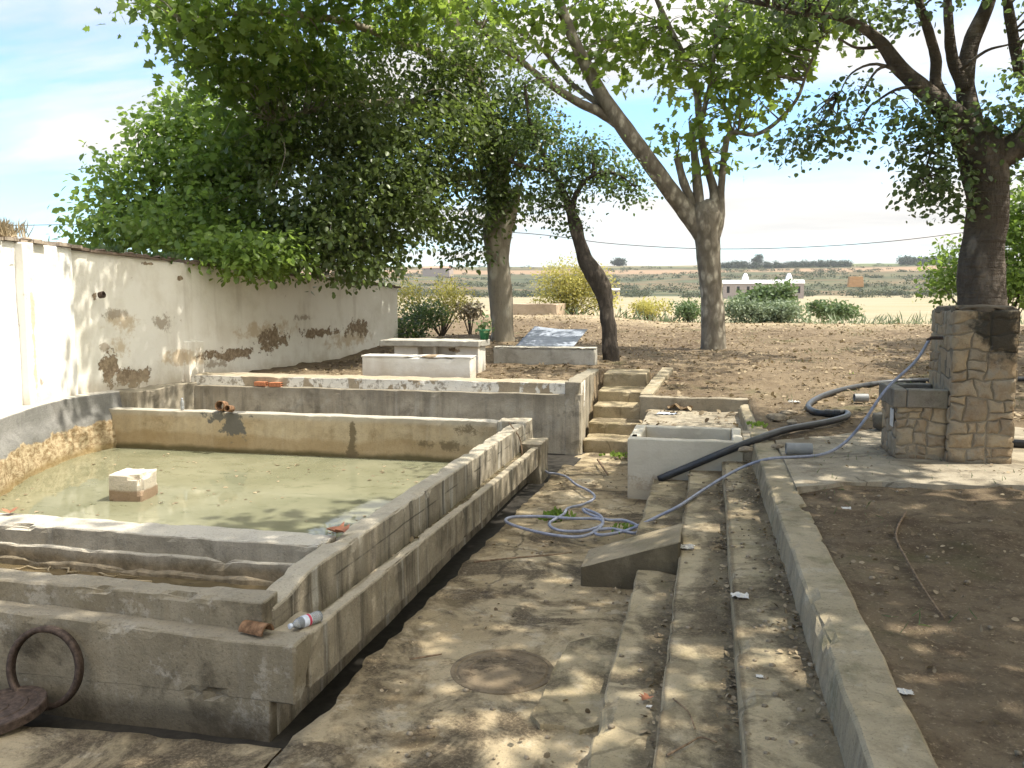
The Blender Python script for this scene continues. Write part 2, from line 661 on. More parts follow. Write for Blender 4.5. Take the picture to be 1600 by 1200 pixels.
def ret_extra(t, c):
    z = t.xyz()[2]
    return t.mix(t.ramp(t.mth('ADD', z, t.mth('MULTIPLY', t.mth('SUBTRACT', t.noise(1.6, 6, .6), .5), .4)), .5, .72, 0, .4), c, (.13, .11, .08))


M['retain'] = concrete('grey_retaining_concrete', (.44, .39, .3), (.33, .285, .21), dk=.5, streak=.35, light=(.44, .42, .36), lt=.3, top=(.32, .29, .22), seed=41, extra=ret_extra)


def flake(t, c):
    n = t.ramp(t.mth('ADD', t.noise(1.15, 8, .62, sc=(1, 1, .55), loc=(4.2, 0, 0)), t.mth('MULTIPLY', t.noise(9, 3), .06)), .5, .515)
    side = t.mth('SUBTRACT', 1.0, flat_face(t))
    c = t.mix(t.mth('MULTIPLY', n, side), c, t.mix(t.ramp(t.noise(11, 5, .7), .5, .64), (.68, .65, .58), (.3, .27, .22)))
    return c


M['capstrip'] = concrete('capping_with_flaking_whitewash', (.36, .3, .215), (.3, .245, .17), dk=.4, top=(.36, .31, .225), seed=44, extra=flake)


def lime(name, patches, stains, ochre, ab=(1, 2), base=(.78, .75, .67), dirty=(.58, .53, .43), low=None):
    t = NT(name)
    c = t.mix(t.ramp(t.noise(1.6, 7, .62), .42, .7, 0, .55), base, dirty)
    c = t.mix(t.ramp(t.noise(2.6, 6, .6, sc=(1, 1, .12)), .5, .72, 0, .5), c, (.46, .41, .33))
    if ochre:
        c = add_col(t, c, ochre, (.5, .39, .25), .75, 3.5, .5, ab)
    if stains:
        c = add_col(t, c, stains, (.31, .255, .19), .8, 5, .35, ab)
    if patches:
        c = add_col(t, c, patches, t.mix(t.ramp(t.noise(14, 5, .7), .4, .65), (.2, .15, .1), (.35, .275, .19)), 1.0, 4.2, .07, ab)
        pm_ = t.mask
    # small flakes everywhere
    fl = t.ramp(t.noise(3.1, 9, .8, loc=(9, 3, 1)), .655, .665, 0, .8)
    c = t.mix(fl, c, (.33, .26, .175))
    if low is not None:
        z = t.xyz()[2]
        c = t.mix(t.ramp(t.mth('ADD', z, t.mth('MULTIPLY', t.mth('SUBTRACT', t.noise(2, 7, .7), .5), .7)), low + .35, low, 0, .55), c, (.42, .34, .23))
    h = t.mth('ADD', t.noise(3, 6, .6), t.mth('MULTIPLY', fl, -.3))
    if patches:
        h = t.mth('ADD', h, t.mth('MULTIPLY', pm_, -1.1))
    h = t.mth('ADD', h, t.mth('MULTIPLY', t.noise(30, 4, .7), .2))
    return t.done(c, .9, t.bump(h, .5, .04), .15)


M['lime_wall'] = lime('peeling_whitewash',
    patches=[(11.95, 1.15, .3, .36), (12.4, .98, .5, .22), (11.75, 2.3, .09, .1), (14.9, 1.2, 1.1, .17), (16.1, 1.42, .7, .3), (17.8, 1.5, 1.1, .16), (19.4, 1.55, .8, .32), (13.6, 2.62, .12, .07), (12.9, 2.84, .25, .05)],
    stains=[(12.2, 2.0, .35, .16), (13.2, 1.85, .45, .2), (11.9, 1.5, .2, .12), (14.4, 1.05, .7, .12), (17.2, 1.85, .5, .12)],
    ochre=[(12.3, 1.9, .6, .3), (13.6, 1.2, .9, .25), (16, 1.6, 1.6, .35), (19, 1.3, 1.8, .35), (12.2, 1.5, .3, .25)], low=.75)
M['lime_left'] = lime('bright_whitewash', patches=None, stains=[(9.4, 1.15, .2, .18), (10.35, 1.1, .25, .1)], ochre=[(9.3, 1.0, .5, .2), (10.15, 1.7, .07, 1.6)], base=(.8, .79, .75), dirty=(.7, .67, .6), low=.7)
M['lime_seat'] = lime('bench_whitewash', patches=[(-4.83, 1.26, .2, .07)], stains=None, ochre=None, ab=(0, 2), base=(.66, .64, .585), dirty=(.48, .45, .38), low=.8)
M['lime_basin'] = lime('washing_basin_whitewash', patches=None, stains=[(-.55, .05, .6, .15)], ochre=None, ab=(0, 2), base=(.52, .48, .39), dirty=(.36, .32, .24), low=-.1)
M['slab'] = concrete('table_concrete', (.42, .4, .35), (.32, .3, .25), dk=.4, top=(.46, .43, .36), seed=50)
M['block'] = concrete('pale_limestone', (.58, .53, .45), (.48, .42, .33), dk=.25, dark=(.25, .18, .1), seed=55, extra=lambda t, c: t.mix(t.ramp(t.mth('ADD', t.xyz()[2], t.mth('MULTIPLY', t.noise(5, 4), .05)), .12, .08, 0, .75), c, (.19, .11, .055)))


def soil():
    t = NT('leafy_brown_soil')
    c = t.mix(t.ramp(t.noise(.9, 7, .65), .35, .68), (.135, .1, .063), (.195, .15, .096))
    c = t.mix(t.ramp(t.noise(6, 7, .7), .45, .65, 0, .7), c, (.075, .052, .034))
    c = t.mix(t.ramp(t.noise(38, 4, .75), .56, .66, 0, .7), c, (.34, .265, .175))
    c = t.mix(t.ramp(t.vor(26, 'F1'), .2, .08, 0, .45), c, (.05, .035, .024))
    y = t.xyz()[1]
    sun = t.ramp(t.mth('ADD', y, t.mth('MULTIPLY', t.noise(.4, 4), 6)), 33, 37, 0, .8)  # soil beyond the crest turns paler: sunlight put into the colour
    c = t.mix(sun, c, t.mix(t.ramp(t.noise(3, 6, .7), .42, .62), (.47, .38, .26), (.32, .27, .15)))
    c = t.mix(t.ramp(t.noise(.33, 5, .6, dist=.8), .42, .62, 0, .5), c, t.mix(.5, c, (.3, .235, .155)))
    c = t.mix(t.ramp(t.noise(1.5, 7, .7, loc=(8, 1, 0)), .52, .66, 0, .6), c, (.07, .05, .033))
    gr = t.ramp(t.noise(.7, 6, .6, loc=(3, 5, 0)), .58, .72, 0, .5)
    c = t.mix(gr, c, (.07, .08, .03))
    h = t.mth('ADD', t.noise(4, 8, .75), t.mth('MULTIPLY', t.noise(40, 4, .7), .4))
    return t.done(c, .95, t.bump(h, .9, .06), .1)


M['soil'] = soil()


def bark(name, c1, c2, c3, sc=3.0, vert=.35, strength=.8, ring=0.0):
    t = NT(name)
    f = t.noise(sc, 6, .6, sc=(1, 1, vert), dist=.6)
    c = t.mix(t.ramp(f, .4, .62), c1, c2)
    p = t.ramp(t.vor(sc * 1.1, 'F1', sc=(1, 1, .55)), .25, .5)
    c = t.mix(t.mth('MULTIPLY', p, .7), c, c3)
    c = t.mix(t.ramp(t.noise(24, 5, .7, sc=(1, 1, .3)), .5, .7, 0, .5), c, tuple(q * .45 for q in c1))
    h = t.mth('ADD', f, t.mth('MULTIPLY', t.noise(22, 5, .7, sc=(1, 1, .3)), .5))
    if ring:
        h = t.mth('ADD', h, t.mth('MULTIPLY', t.noise(3.5, 4, .6, sc=(.5, .5, 3.2)), ring))
    return t.done(c, .9, t.bump(h, strength, .06 + .08 * ring), .15)


M['bark_plane'] = bark('mottled_plane_bark', (.21, .185, .142), (.43, .39, .31), (.12, .1, .075), 4.6, .55, .5)
M['bark_pale'] = bark('pale_plane_bark', (.34, .305, .24), (.48, .44, .36), (.2, .17, .125), 3.0, .4, .5)
M['bark_dark'] = bark('rough_dark_bark', (.085, .07, .055), (.15, .125, .1), (.04, .034, .028), 7, .3, 1.0)
M['bark_right'] = bark('ringed_grey_brown_bark', (.17, .14, .112), (.26, .22, .18), (.075, .062, .05), 4.5, .6, 1.0, ring=1.0)
M['twig'] = simple('twig_bark', (.12, .095, .07), .9, .1)

M['leaf_plane'] = leaf_mat('plane_leaf', (.055, .1, .022), (.1, .15, .035), (.34, .47, .07), .52)
M['leaf_plane_bright'] = leaf_mat('sunlit_plane_leaf', (.065, .11, .022), (.115, .17, .038), (.36, .5, .08), .52)  # brighter copy of the plane leaf, sunlight put into its colour
M['leaf_ivy'] = leaf_mat('ivy_leaf', (.055, .082, .026), (.12, .155, .055), (.22, .31, .06), .4, .36)
M['leaf_fig'] = leaf_mat('broad_bright_leaf', (.085, .14, .028), (.15, .215, .05), (.36, .52, .09), .45, .42)
M['leaf_small'] = leaf_mat('small_dark_leaf', (.045, .075, .03), (.095, .13, .055), (.2, .3, .07), .4, .4)
M['leaf_poplar'] = leaf_mat('rounded_grey_green_leaf', (.05, .08, .035), (.11, .145, .07), (.22, .32, .09), .4, .38)
M['leaf_broom'] = leaf_mat('yellow_broom_flower', (.24, .24, .07), (.52, .47, .13), (.55, .5, .13), .4, .7)
M['leaf_shrub'] = leaf_mat('shrub_leaf', (.07, .115, .045), (.13, .18, .08), (.16, .25, .07), .3, .6)
M['leaf_grey'] = leaf_mat('grey_green_sage_leaf', (.15, .19, .12), (.25, .29, .19), (.2, .28, .12), .3, .7)
M['leaf_far'] = leaf_mat('far_evergreen_leaf', (.022, .038, .022), (.04, .06, .03), (.05, .08, .03), .2, .7)
M['leaf_scrub'] = leaf_mat('far_scrub_leaf', (.04, .055, .03), (.085, .095, .05), (.1, .13, .05), .2, .8)
M['litter'] = leaf_mat('dry_fallen_leaf', (.09, .062, .035), (.38, .3, .19), (.3, .22, .1), .15, .8)
M['straw'] = leaf_mat('dry_straw', (.4, .32, .2), (.6, .5, .34), (.5, .4, .22), .3, .8)
M['leaf_heap'] = leaf_mat('dry_leaf_heap', (.22, .18, .115), (.42, .35, .24), (.3, .25, .15), .15, .8)
M['red_leaf'] = simple('rust_red_dead_leaf', (.3, .13, .075), .8, .2)
M['rust'] = simple('rusty_iron', (.085, .06, .046), .75, .3, .35, .4, 30, .4)
M['terracotta'] = simple('mossy_terracotta', (.19, .11, .062), .9, .15, 0, .45, 22, .3)
M['brick'] = simple('red_hollow_brick', (.42, .17, .085), .9, .15, 0, .25, 30, .2)
M['hose_blue'] = simple('grey_blue_hose', (.25, .265, .325), .45, .4, 0, .2, 18, .05)
M['pipe_black'] = simple('black_poly_pipe', (.028, .03, .033), .42, .4, 0, .3, 9, .05)
M['pvc'] = simple('grey_pvc', (.22, .225, .22), .5, .4, 0, .12, 9, .05)
M['sheet'] = simple('blue_grey_sheet_metal', (.27, .3, .35), .75, .2, 0.0, .18, 6, .1)
M['paper'] = simple('white_paper', (.56, .54, .5), .9, .1, 0, .1, 9, .1)
M['card'] = simple('brown_cardboard', (.23, .165, .1), .9, .1, 0, .3, 12, .2)
M['green_pot'] = simple('green_plastic', (.03, .16, .075), .5, .4, 0, .1)
M['stone'] = simple('field_stone', (.25, .205, .145), .9, .15, 0, .35, 9, .5)
M['white_paint'] = simple('white_painted_metal', (.8, .8, .79), .6, .3, 0, .05)
M['barn_wall'] = simple('barn_render', (.33, .28, .25), .9, .1, 0, .1, 1)
M['tile_red'] = simple('tile_roof', (.4, .22, .15), .9, .1, 0, .2, 1)
M['bale'] = simple('straw_bale', (.42, .25, .12), .95, .1, 0, .2, 2)
M['dark'] = simple('dark_opening', (.015, .013, .011), .95, .05)
M['cable'] = simple('grey_cable', (.1, .1, .1), .7, .2)
M['wood'] = simple('weathered_wood', (.2, .14, .09), .9, .15, 0, .35, 30, .4)
M['tank'] = concrete('tank_render', (.48, .38, .28), (.4, .31, .22), dk=.25, seed=60)


def masonry():
    t = NT('ochre_rubble_stone')
    r = t.attr('rnd')
    c = t.cr(r, [(0, (.33, .25, .16)), (.3, (.42, .325, .205)), (.5, (.31, .265, .195)), (.75, (.38, .3, .2)), (1, (.27, .215, .15))])
    c = t.mix(t.ramp(t.noise(7, 7, .7), .42, .66, 0, .6), c, (.23, .155, .09))
    c = t.mix(t.ramp(t.noise(3, 7, .7, loc=(2, 2, 2)), .55, .68, 0, .6), c, (.3, .285, .24))
    z = t.xyz()[2]
    x = t.xyz()[0]
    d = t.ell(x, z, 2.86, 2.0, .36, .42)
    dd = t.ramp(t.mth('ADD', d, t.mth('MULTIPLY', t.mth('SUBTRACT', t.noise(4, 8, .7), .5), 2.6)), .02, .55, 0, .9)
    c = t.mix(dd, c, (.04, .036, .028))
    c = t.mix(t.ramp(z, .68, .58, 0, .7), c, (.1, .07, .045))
    h = t.mth('ADD', t.noise(8, 8, .72), t.mth('MULTIPLY', t.noise(45, 4, .7), .3))
    return t.done(c, .92, t.bump(h, .8, .04), .15)


M['masonry'] = masonry()
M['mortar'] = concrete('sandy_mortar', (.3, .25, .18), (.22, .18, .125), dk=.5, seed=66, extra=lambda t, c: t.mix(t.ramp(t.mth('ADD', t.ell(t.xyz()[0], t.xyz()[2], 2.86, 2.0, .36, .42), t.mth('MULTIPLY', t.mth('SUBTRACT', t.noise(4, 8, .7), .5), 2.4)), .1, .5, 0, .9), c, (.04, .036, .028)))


def water_mat(name, c1, c2, c3, bs=.06, rough=.04):
    t = NT(name)
    c = t.mix(t.ramp(t.noise(.8, 6, .6), .35, .65), c1, c2)
    c = t.mix(t.ramp(t.noise(3.2, 7, .7, sc=(1, 1.6, 1), dist=.6), .52, .68, 0, .55), c, c3)
    c = t.mix(t.ramp(t.noise(28, 4, .7), .66, .72, 0, .35), c, (.4, .38, .26))
    h = t.noise(5, 4, .5, sc=(1, 1.4, 1))
    t.done(c, rough, t.bump(h, bs, .01), .5)
    t.b.inputs['IOR'].default_value = 1.33
    return t.m


M['water'] = water_mat('green_murky_water', (.215, .212, .138), (.16, .162, .1), (.1, .105, .058), .05, .02)
M['sludge'] = water_mat('brown_scummy_water', (.13, .095, .05), (.09, .07, .038), (.2, .155, .09), .25, .12)
M['trough_water'] = water_mat('thin_dirty_water', (.12, .1, .06), (.17, .14, .085), (.07, .055, .03), .1, .1)


def field_mat():
    t = NT('stubble_and_green_fields')
    x, y, z = t.xyz()
    st = t.noise(.012, 5, .55, sc=(1, 2.6, 1))
    c = t.cr(st, [(.3, (.19, .175, .09)), (.44, (.24, .205, .125)), (.55, (.27, .23, .155)), (.7, (.135, .15, .075))])
    c = t.mix(t.ramp(t.noise(.05, 6, .65, sc=(.35, 2.2, 1)), .45, .62, 0, .6), c, (.3, .25, .175))
    c = t.mix(t.ramp(t.noise(.4, 5, .7, sc=(.5, 1.5, 1)), .5, .7, 0, .35), c, (.27, .25, .12))
    near = t.ramp(y, 240, 110, 0, .8)
    c = t.mix(near, c, t.mix(t.ramp(t.noise(.06, 5, .6), .42, .6), (.2, .185, .085), (.135, .15, .07)))
    return t.done(c, .95, None, .1)


def hill_mat():
    t = NT('dry_valley_side')
    x, y, z = t.xyz()
    b = t.noise(.006, 7, .6, sc=(.4, 1.4, 3.0), dist=.5)
    c = t.cr(b, [(.28, (.032, .042, .023)), (.42, (.06, .065, .035)), (.5, (.14, .1, .058)), (.58, (.048, .055, .03)), (.72, (.165, .12, .072))])
    c = t.mix(t.ramp(t.noise(.03, 7, .7, sc=(.6, 1.4, 2)), .46, .62, 0, .75), c, (.085, .1, .055))
    zz = t.mth('ADD', z, t.mth('MULTIPLY', t.noise(.004, 4), 9))
    c = t.mix(t.mth('MULTIPLY', t.ramp(zz, 35, 38), t.ramp(zz, 46, 43)), c, (.23, .16, .1))
    c = t.mix(t.ramp(zz, 50, 53, 0, .85), c, t.mix(t.ramp(t.noise(.004, 4, .5, sc=(.5, 2, 1)), .45, .55), (.09, .125, .055), (.2, .17, .1)))
    return t.done(c, .95, None, .1)


M['field'] = field_mat()
M['hill'] = hill_mat()

# ------------------------------------------------------------------ ground, field, hills
def smooth01(t):
    t = min(1, max(0, t))
    return t * t * (3 - 2 * t)


def g(x, y):
    """height of the natural ground"""
    b = float(np.interp(y, [-20, 4, 10, 14.5, 17.2, 20, 24, 33, 36, 44, 62, 90], [.5, .53, .56, .62, .8, .84, .9, 1.3, 1.22, .1, -3.4, -4.2]))
    if x < -1.6:
        t = smooth01((-1.6 - x) / .5)
        b = b * (1 - t) + max(b, .82) * t
    if y > 15:
        m = math.exp(-((x + 6) / 2.6) ** 2 - ((y - 21.5) / 2.6) ** 2)
        b += .42 * m
        b += .28 * smooth01((-1 - x) / 4) * math.exp(-((y - 33) / 5) ** 2)
        b += .35 * math.exp(-((x - 9.5) / 2.6) ** 2 - ((y - 27) / 4) ** 2)
    b += .035 * nz((x, y, 0), .55, 3) + .018 * nz((x, y, 0), 2.2, 1)
    return b


def pit(x, y):
    if x < .72 - .011 * (y - 3.5) and x > -9.5 and y < 13.62:
        return True
    if -1.98 < x < -1.1 and 13 < y < 17.1:
        return True
    if -1.2 < x < .62 and 13 < y < 14.58:
        return True
    return False


def build_ground():
    xs = sorted(set([-60, -45, -34, -26, -20, -16] + list(np.round(np.arange(-13, 13.01, .13), 3)) + [14, 16, 19, 24, 32, 45, 60]))
    ys = sorted(set([-20, -14, -9, -5, -2, 0, 1, 2] + list(np.round(np.arange(2.6, 30, .13), 3)) + list(np.arange(30.2, 46, .4)) + [48, 52, 57, 63, 72, 90]))
    vs, fs = [], []
    for y in ys:
        for x in xs:
            vs.append((x, y, -.7 if pit(x, y) else g(x, y) + .035 * nz((x, y, 5), 4.5, 2) * (.4 + smooth01(nz((x, y, 1), .6, 5) + .6))))
    n = len(xs)
    for j in range(len(ys) - 1):
        for i in range(n - 1):
            fs.append((j * n + i, j * n + i + 1, (j + 1) * n + i + 1, (j + 1) * n + i))
    m = MB(); m.add(vs, fs)
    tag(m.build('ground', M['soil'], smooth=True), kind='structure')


build_ground()


def far_z(x, y):
    d = y + .12 * abs(x)
    b = float(np.interp(d, [30, 300, 700, 760, 860, 1000, 1150, 1300, 1500, 4000], [-3.6, -3.6, 2.2, 5, 13, 24, 33, 46, 53, 60]))
    k = smooth01((d - 640) / 250)
    b += k * (9 * nz((x, y, 0), .0022, 4) + 4 * nz((x, y, 0), .009, 1)) * (1 if d < 1400 else .45)
    b += k * .006 * max(0, x) * (1 if d > 1100 else .4)
    b += .5 * nz((x, y, 0), .01, 2)
    return b


def grid_sheet(name, xs, ys, mat):
    vs, fs = [], []
    n = len(xs)
    for y in ys:
        for x in xs:
            vs.append((x, y, far_z(x, y)))
    for j in range(len(ys) - 1):
        for i in range(n - 1):
            fs.append((j * n + i, j * n + i + 1, (j + 1) * n + i + 1, (j + 1) * n + i))
    m = MB(); m.add(vs, fs)
    return tag(m.build(name, mat, smooth=True), kind='structure')


gx = list(np.concatenate([np.linspace(-3500, -900, 14)[:-1], np.linspace(-900, 900, 73), np.linspace(900, 3500, 14)[1:]]))
grid_sheet('field', gx, list(np.concatenate([np.linspace(-600, 60, 8), np.linspace(90, 690, 31)])), M['field'])
grid_sheet('hills', gx, list(np.concatenate([np.linspace(690, 1600, 66), np.linspace(1650, 5000, 16)])), M['hill'])

# ------------------------------------------------------------------ walkway, gutter, landing, pad
def floor_z(y):
    return float(np.interp(y, [-5, 5, 13.6], [0, 0, -.22]))


def build_walkway():
    xs = list(np.arange(-2.06, .75, .07))
    ys = list(np.arange(-3, 14.2, .08))
    vs, fs = [], []
    n = len(xs)
    for y in ys:
        edge = .05 * nz((0, y, 0), 1.7, 3) + .035 * nz((0, y, 0), 6, 8)
        for i, x in enumerate(xs):
            xx = x + (edge if i == 0 else 0)
            z = floor_z(y) + .012 * nz((x, y, 0), 1.4, 6) + .007 * nz((x, y, 0), 6, 2)
            if y > 8.6 and x < -1.0:
                z += .02 * smooth01((nz((x, y, 0), 1.5, 9) - .05) * 8)
            vs.append((xx, y, z))
    for j in range(len(ys) - 1):
        for i in range(n - 1):
            fs.append((j * n + i, j * n + i + 1, (j + 1) * n + i + 1, (j + 1) * n + i))
    b = len(vs)
    for j, y in enumerate(ys):                      # broken edge down into the gutter
        q = vs[j * n]
        vs.append((q[0] - .02, q[1], q[2] - .3))
    for j in range(len(ys) - 1):
        fs.append((j * n, (j + 1) * n, b + j + 1, b + j))
    m = MB(); m.add(vs, fs)
    # the part in front of the pool
    xs2 = list(np.arange(-9, -2.0, .1)); ys2 = list(np.arange(-3, 3.99, .1))
    v2, f2 = [], []
    n2 = len(xs2)
    for j, y in enumerate(ys2):
        for x in xs2:
            last = j == len(ys2) - 1
            yy = y + (.07 * nz((x, 0, 0), 1.3, 2) + .03 * nz((x, 0, 0), 5, 1) - .02 if last else 0)
            v2.append((x, yy, -.02 + .012 * nz((x, y, 0), 1.4, 6) - .04 * smooth01((-x - 2.4) / 1.2)))
    for j in range(len(ys2) - 1):
        for i in range(n2 - 1):
            f2.append((j * n2 + i, j * n2 + i + 1, (j + 1) * n2 + i + 1, (j + 1) * n2 + i))
    b = len(v2)
    for i in range(n2):
        q = v2[(len(ys2) - 1) * n2 + i]
        v2.append((q[0], q[1] + .03, q[2] - .25))
    for i in range(n2 - 1):
        f2.append(((len(ys2) - 1) * n2 + i, (len(ys2) - 1) * n2 + i + 1, b + i + 1, b + i))
    m.add(v2, f2)
    tag(m.build('walkway', M['floor'], smooth=True), kind='structure')
    # gutter bed
    gm = MB(); gm.rbox(-9, -1.9, 3.8, 14, -.5, -.2, .3, .02, 0)
    tag(gm.build('gutter', simple('black_gutter_bed', (.03, .026, .02), .9)), kind='structure')  # bed coloured near black
    # a broken screed patch lying on the walkway
    pts = [(925, 1000), (960, 1003), (968, 1040), (962, 1090), (940, 1140), (905, 1152), (880, 1138), (845, 1142), (832, 1125), (850, 1085), (872, 1040), (890, 1010)]
    poly = []
    for i, p in enumerate(pts):
        q, w = pZ(*p, 0.0), pZ(*pts[(i + 1) % len(pts)], 0.0)
        for k in range(5):
            c = q.lerp(w, k / 5)
            poly.append((c.x + .02 * nz(c, 9, 2), c.y + .03 * nz(c, 9, 4)))
    poly.reverse()
    sm = MB(); sm.prism(poly, -.05, lambda x, y: .03 + .008 * nz((x, y, 0), 5))
    tag(sm.build('pavement', M['step']), kind='structure')
    lm = MB()
    lm.rbox(-.96, .62, 11.5, 14.5, -.5, .42, .12, .01, .02, seed=3)
    lm.rbox(-1.12, .64, 14.5, 14.7, -.3, .63, .12, .015, .03, seed=4)
    tag(lm.build('landing', M['pad'], smooth=False), kind='structure')
    pm = MB()
    poly = [pZ(*p, .6) for p in [(1240, 762), (1300, 757), (1380, 752), (1470, 757), (1560, 757), (1700, 765), (1760, 720), (1600, 668), (1480, 660), (1380, 668), (1300, 680), (1215, 690), (1195, 715)]]
    pp = []
    for i, q in enumerate(poly):
        w = poly[(i + 1) % len(poly)]
        for k in range(8):
            c = q.lerp(w, k / 8)
            pp.append((max(.79, c.x - .1 * (c.x < 1.4) + .05 * nz(c, 3, 2)), c.y + .06 * nz(c, 3, 4)))
    pm.prism(pp, .3, lambda x, y: .6 + .01 * nz((x, y, 0), 3))
    tag(pm.build('path', M['pad']), kind='structure')


build_walkway()

# ------------------------------------------------------------------ the washing pool
pool = thing('wash_pool', 'long concrete washing pool of green water with a low trough along its right side', 'pool', (-5, 8, -.2))
m = MB(); m.rbox(-9.2, -2.46, 4.36, 4.55, -.3, .56, .045, .012, .035, seed=1.0, cthr=.1)
m.rbox(-9.2, -2.2, 4.22, 4.42, .03, .395, .06, .008, .03, e=.014, seed=2.0, warp=lambda x, y, z: (x, y, z + (max(0, -x - 2.4) * .03 - .02 if z > .2 else 0)))
m.rbox(-9.2, -2.36, 4.223, 4.41, -.35, .06, .06, .008, .05, e=.006, seed=2.0)
m.build('front_wall', M['pool_outer'], pool)
m = MB(); m.rbox(-9.2, -2.64, 5.46, 5.76, -.5, .56, .045, .012, .03, seed=4.0, cthr=.1)
m.rbox(-9.2, -2.64, 5.425, 5.5, -.5, .42, .08, .012, .03, seed=5.0)
m.rbox(-9.2, -2.64, 5.385, 5.45, -.5, .31, .06, .03, .03, seed=5.3)
m.build('divider_wall', M['divider'], pool)
m = MB(); m.rbox(-2.64, -2.45, 4.45, 11.75, -.4, .56, .08, .01, .04, e=.015, seed=6.0, warp=lambda x, y, z: (x, y, z - (.07 * smooth01((5.0 - y) / .4) if z > .3 else 0)))
m.rbox(-2.85, -2.42, 11.5, 11.92, -.4, .58, .08, .014, .05, seed=6.5)
m.build('side_wall', M['coping_top'], pool)
m = MB(); m.rbox(-9.15, -2.66, 11.62, 11.82, -.5, .56, .08, .01, .02, seed=7.0)
m.build('back_wall', M['inner'], pool)
# trough along the outside
tw = lambda x, y, z: (x, y, z - .012 * (y - 4.2) * (z > .1))
m = MB(); m.rbox(-2.285, -2.2, 4.42, 11.4, .03, .375, .08, .008, .03, e=.012, seed=8.0, warp=tw)
m.rbox(-2.455, -2.28, 4.6, 11.4, .02, .25, .12, .006, 0, seed=8.2, warp=tw)
m.rbox(-2.452, -2.282, 4.42, 4.78, .025, .37, .08, .006, .015, seed=8.5, warp=tw)
m.rbox(-2.45, -2.16, 11.2, 11.75, -.35, .34, .08, .012, .04, seed=8.7)
m.rbox(-2.62, -2.36, 4.3, 11.6, -.4, .022, .15, .01, 0, seed=8.9)
m.build('trough', M['trough'], pool)
# curved wall on the far left
arc = [(-9.0, 11.9), (-9.08, 11.5), (-9.13, 11.0), (-9.02, 10.4), (-8.8, 9.75), (-8.52, 9.1), (-8.2, 8.45), (-7.75, 7.7), (-7.3, 6.9), (-6.9, 5.9)]
path = [(p[0], p[1]) for p in smooth_path(arc, 8)]
vs, fs = [], []
hz = [-.5, -.05, .05, .15, .25, .35, .45, .55, .65, .72, .78, .8]
for i, (x, y) in enumerate(path):
    top = .8 + (.02 * nz((x, y, 0), 2, 4))
    for z in hz:
        k = .05 * nz((x * 1, y, z * 2), 3.2, 5) + .03 * nz((x, y, z), 8, 5) if z < .52 else .012 * nz((x, y, z), 3, 5)
        out = -.05 if z >= .55 else 0.02
        vs.append((x + out + k + (.05 - z * .08), y + k * .5, min(z, top)))
    for d in (.12, .4, .8, 1.3, 1.9, 2.6):
        vs.append((x - d, y + .12 * d, .81 + .012 * nz((x - d, y, 0), 2.5, 7)))
n = len(hz) + 6
for i in range(len(path) - 1):
    for k in range(n - 1):
        fs.append((i * n + k, i * n + k + 1, (i + 1) * n + k + 1, (i + 1) * n + k))
m = MB(); m.add(vs, fs)
m.build('curved_wall', M['curved'], pool, smooth=True)
# plinth under the boundary wall, seen over the back wall
m = MB(); m.rbox(-9.3, -8.75, 11.86, 13.5, -.3, .8, .1, .02, .03, seed=9.5)
m.build('plinth', M['retain'], pool)


def water_sheet(name, mat, x0, x1, y0, y1, z):
    b = MB()
    b.add([(x0, y0, z), (x1, y0, z), (x1, y1, z), (x0, y1, z)], [(0, 1, 2, 3)])
    return tag(b.build(name, mat), kind='structure')


water_sheet('water', M['water'], -9.4, -2.62, 5.7, 11.7, -.05)
water_sheet('water', M['sludge'], -9.2, -2.62, 4.5, 5.42, .27)
water_sheet('water', M['trough_water'], -2.46, -2.27, 4.58, 11.25, .215)

# rough scum on the front compartment
m = MB()
for i in range(26):
    x = U(-5.6, -2.8); y = U(4.62, 5.35)
    pts = [Vector((x + k * .06 * U(.6, 1.4), y + .05 * math.sin(k * U(.5, 1.5) + i) + k * U(-.02, .02), 0.275 + .012 * math.sin(k))) for k in range(U(4, 9).__int__())]
    m.tube(pts, [U(.004, .011)] * len(pts), 5)
tag(m.build('reed_scum', M['straw'], smooth=True), 'floating straw and scum in the narrow front compartment of the pool', 'debris', kind='stuff')

b = MB(); b.rbox(-.2, .2, -.2, .2, -.35, .24, .06, .012, .06, e=.015, seed=20, cthr=.0)
o = b.build('stone_block', M['block'])
o.location = Vector((-6.55, 8.72, -.33)); o.rotation_euler = (0, R(1.5), R(8))
tag(o, 'pale square stone block standing in the green water', 'stone block')

# ------------------------------------------------------------------ retaining wall, terrace edge, staircase
rw = thing('retaining_wall', 'grey concrete retaining wall with flaking white capping behind the pool', 'wall', (-5, 13.5, -.2))
m = MB(); m.rbox(-8.9, -1.95, 13.4, 13.62, -.5, .76, .1, .012, .02, seed=10)
m.build('wall', M['retain'], rw)
m = MB(); m.rbox(-8.9, -1.97, 13.5, 14.05, .5, .93, .09, .014, .03, seed=11, warp=lambda x, y, z: (x, y, z + (.012 * nz((x, 0, 0), 1.1, 3))))
m.build('capping', M['capstrip'], rw)

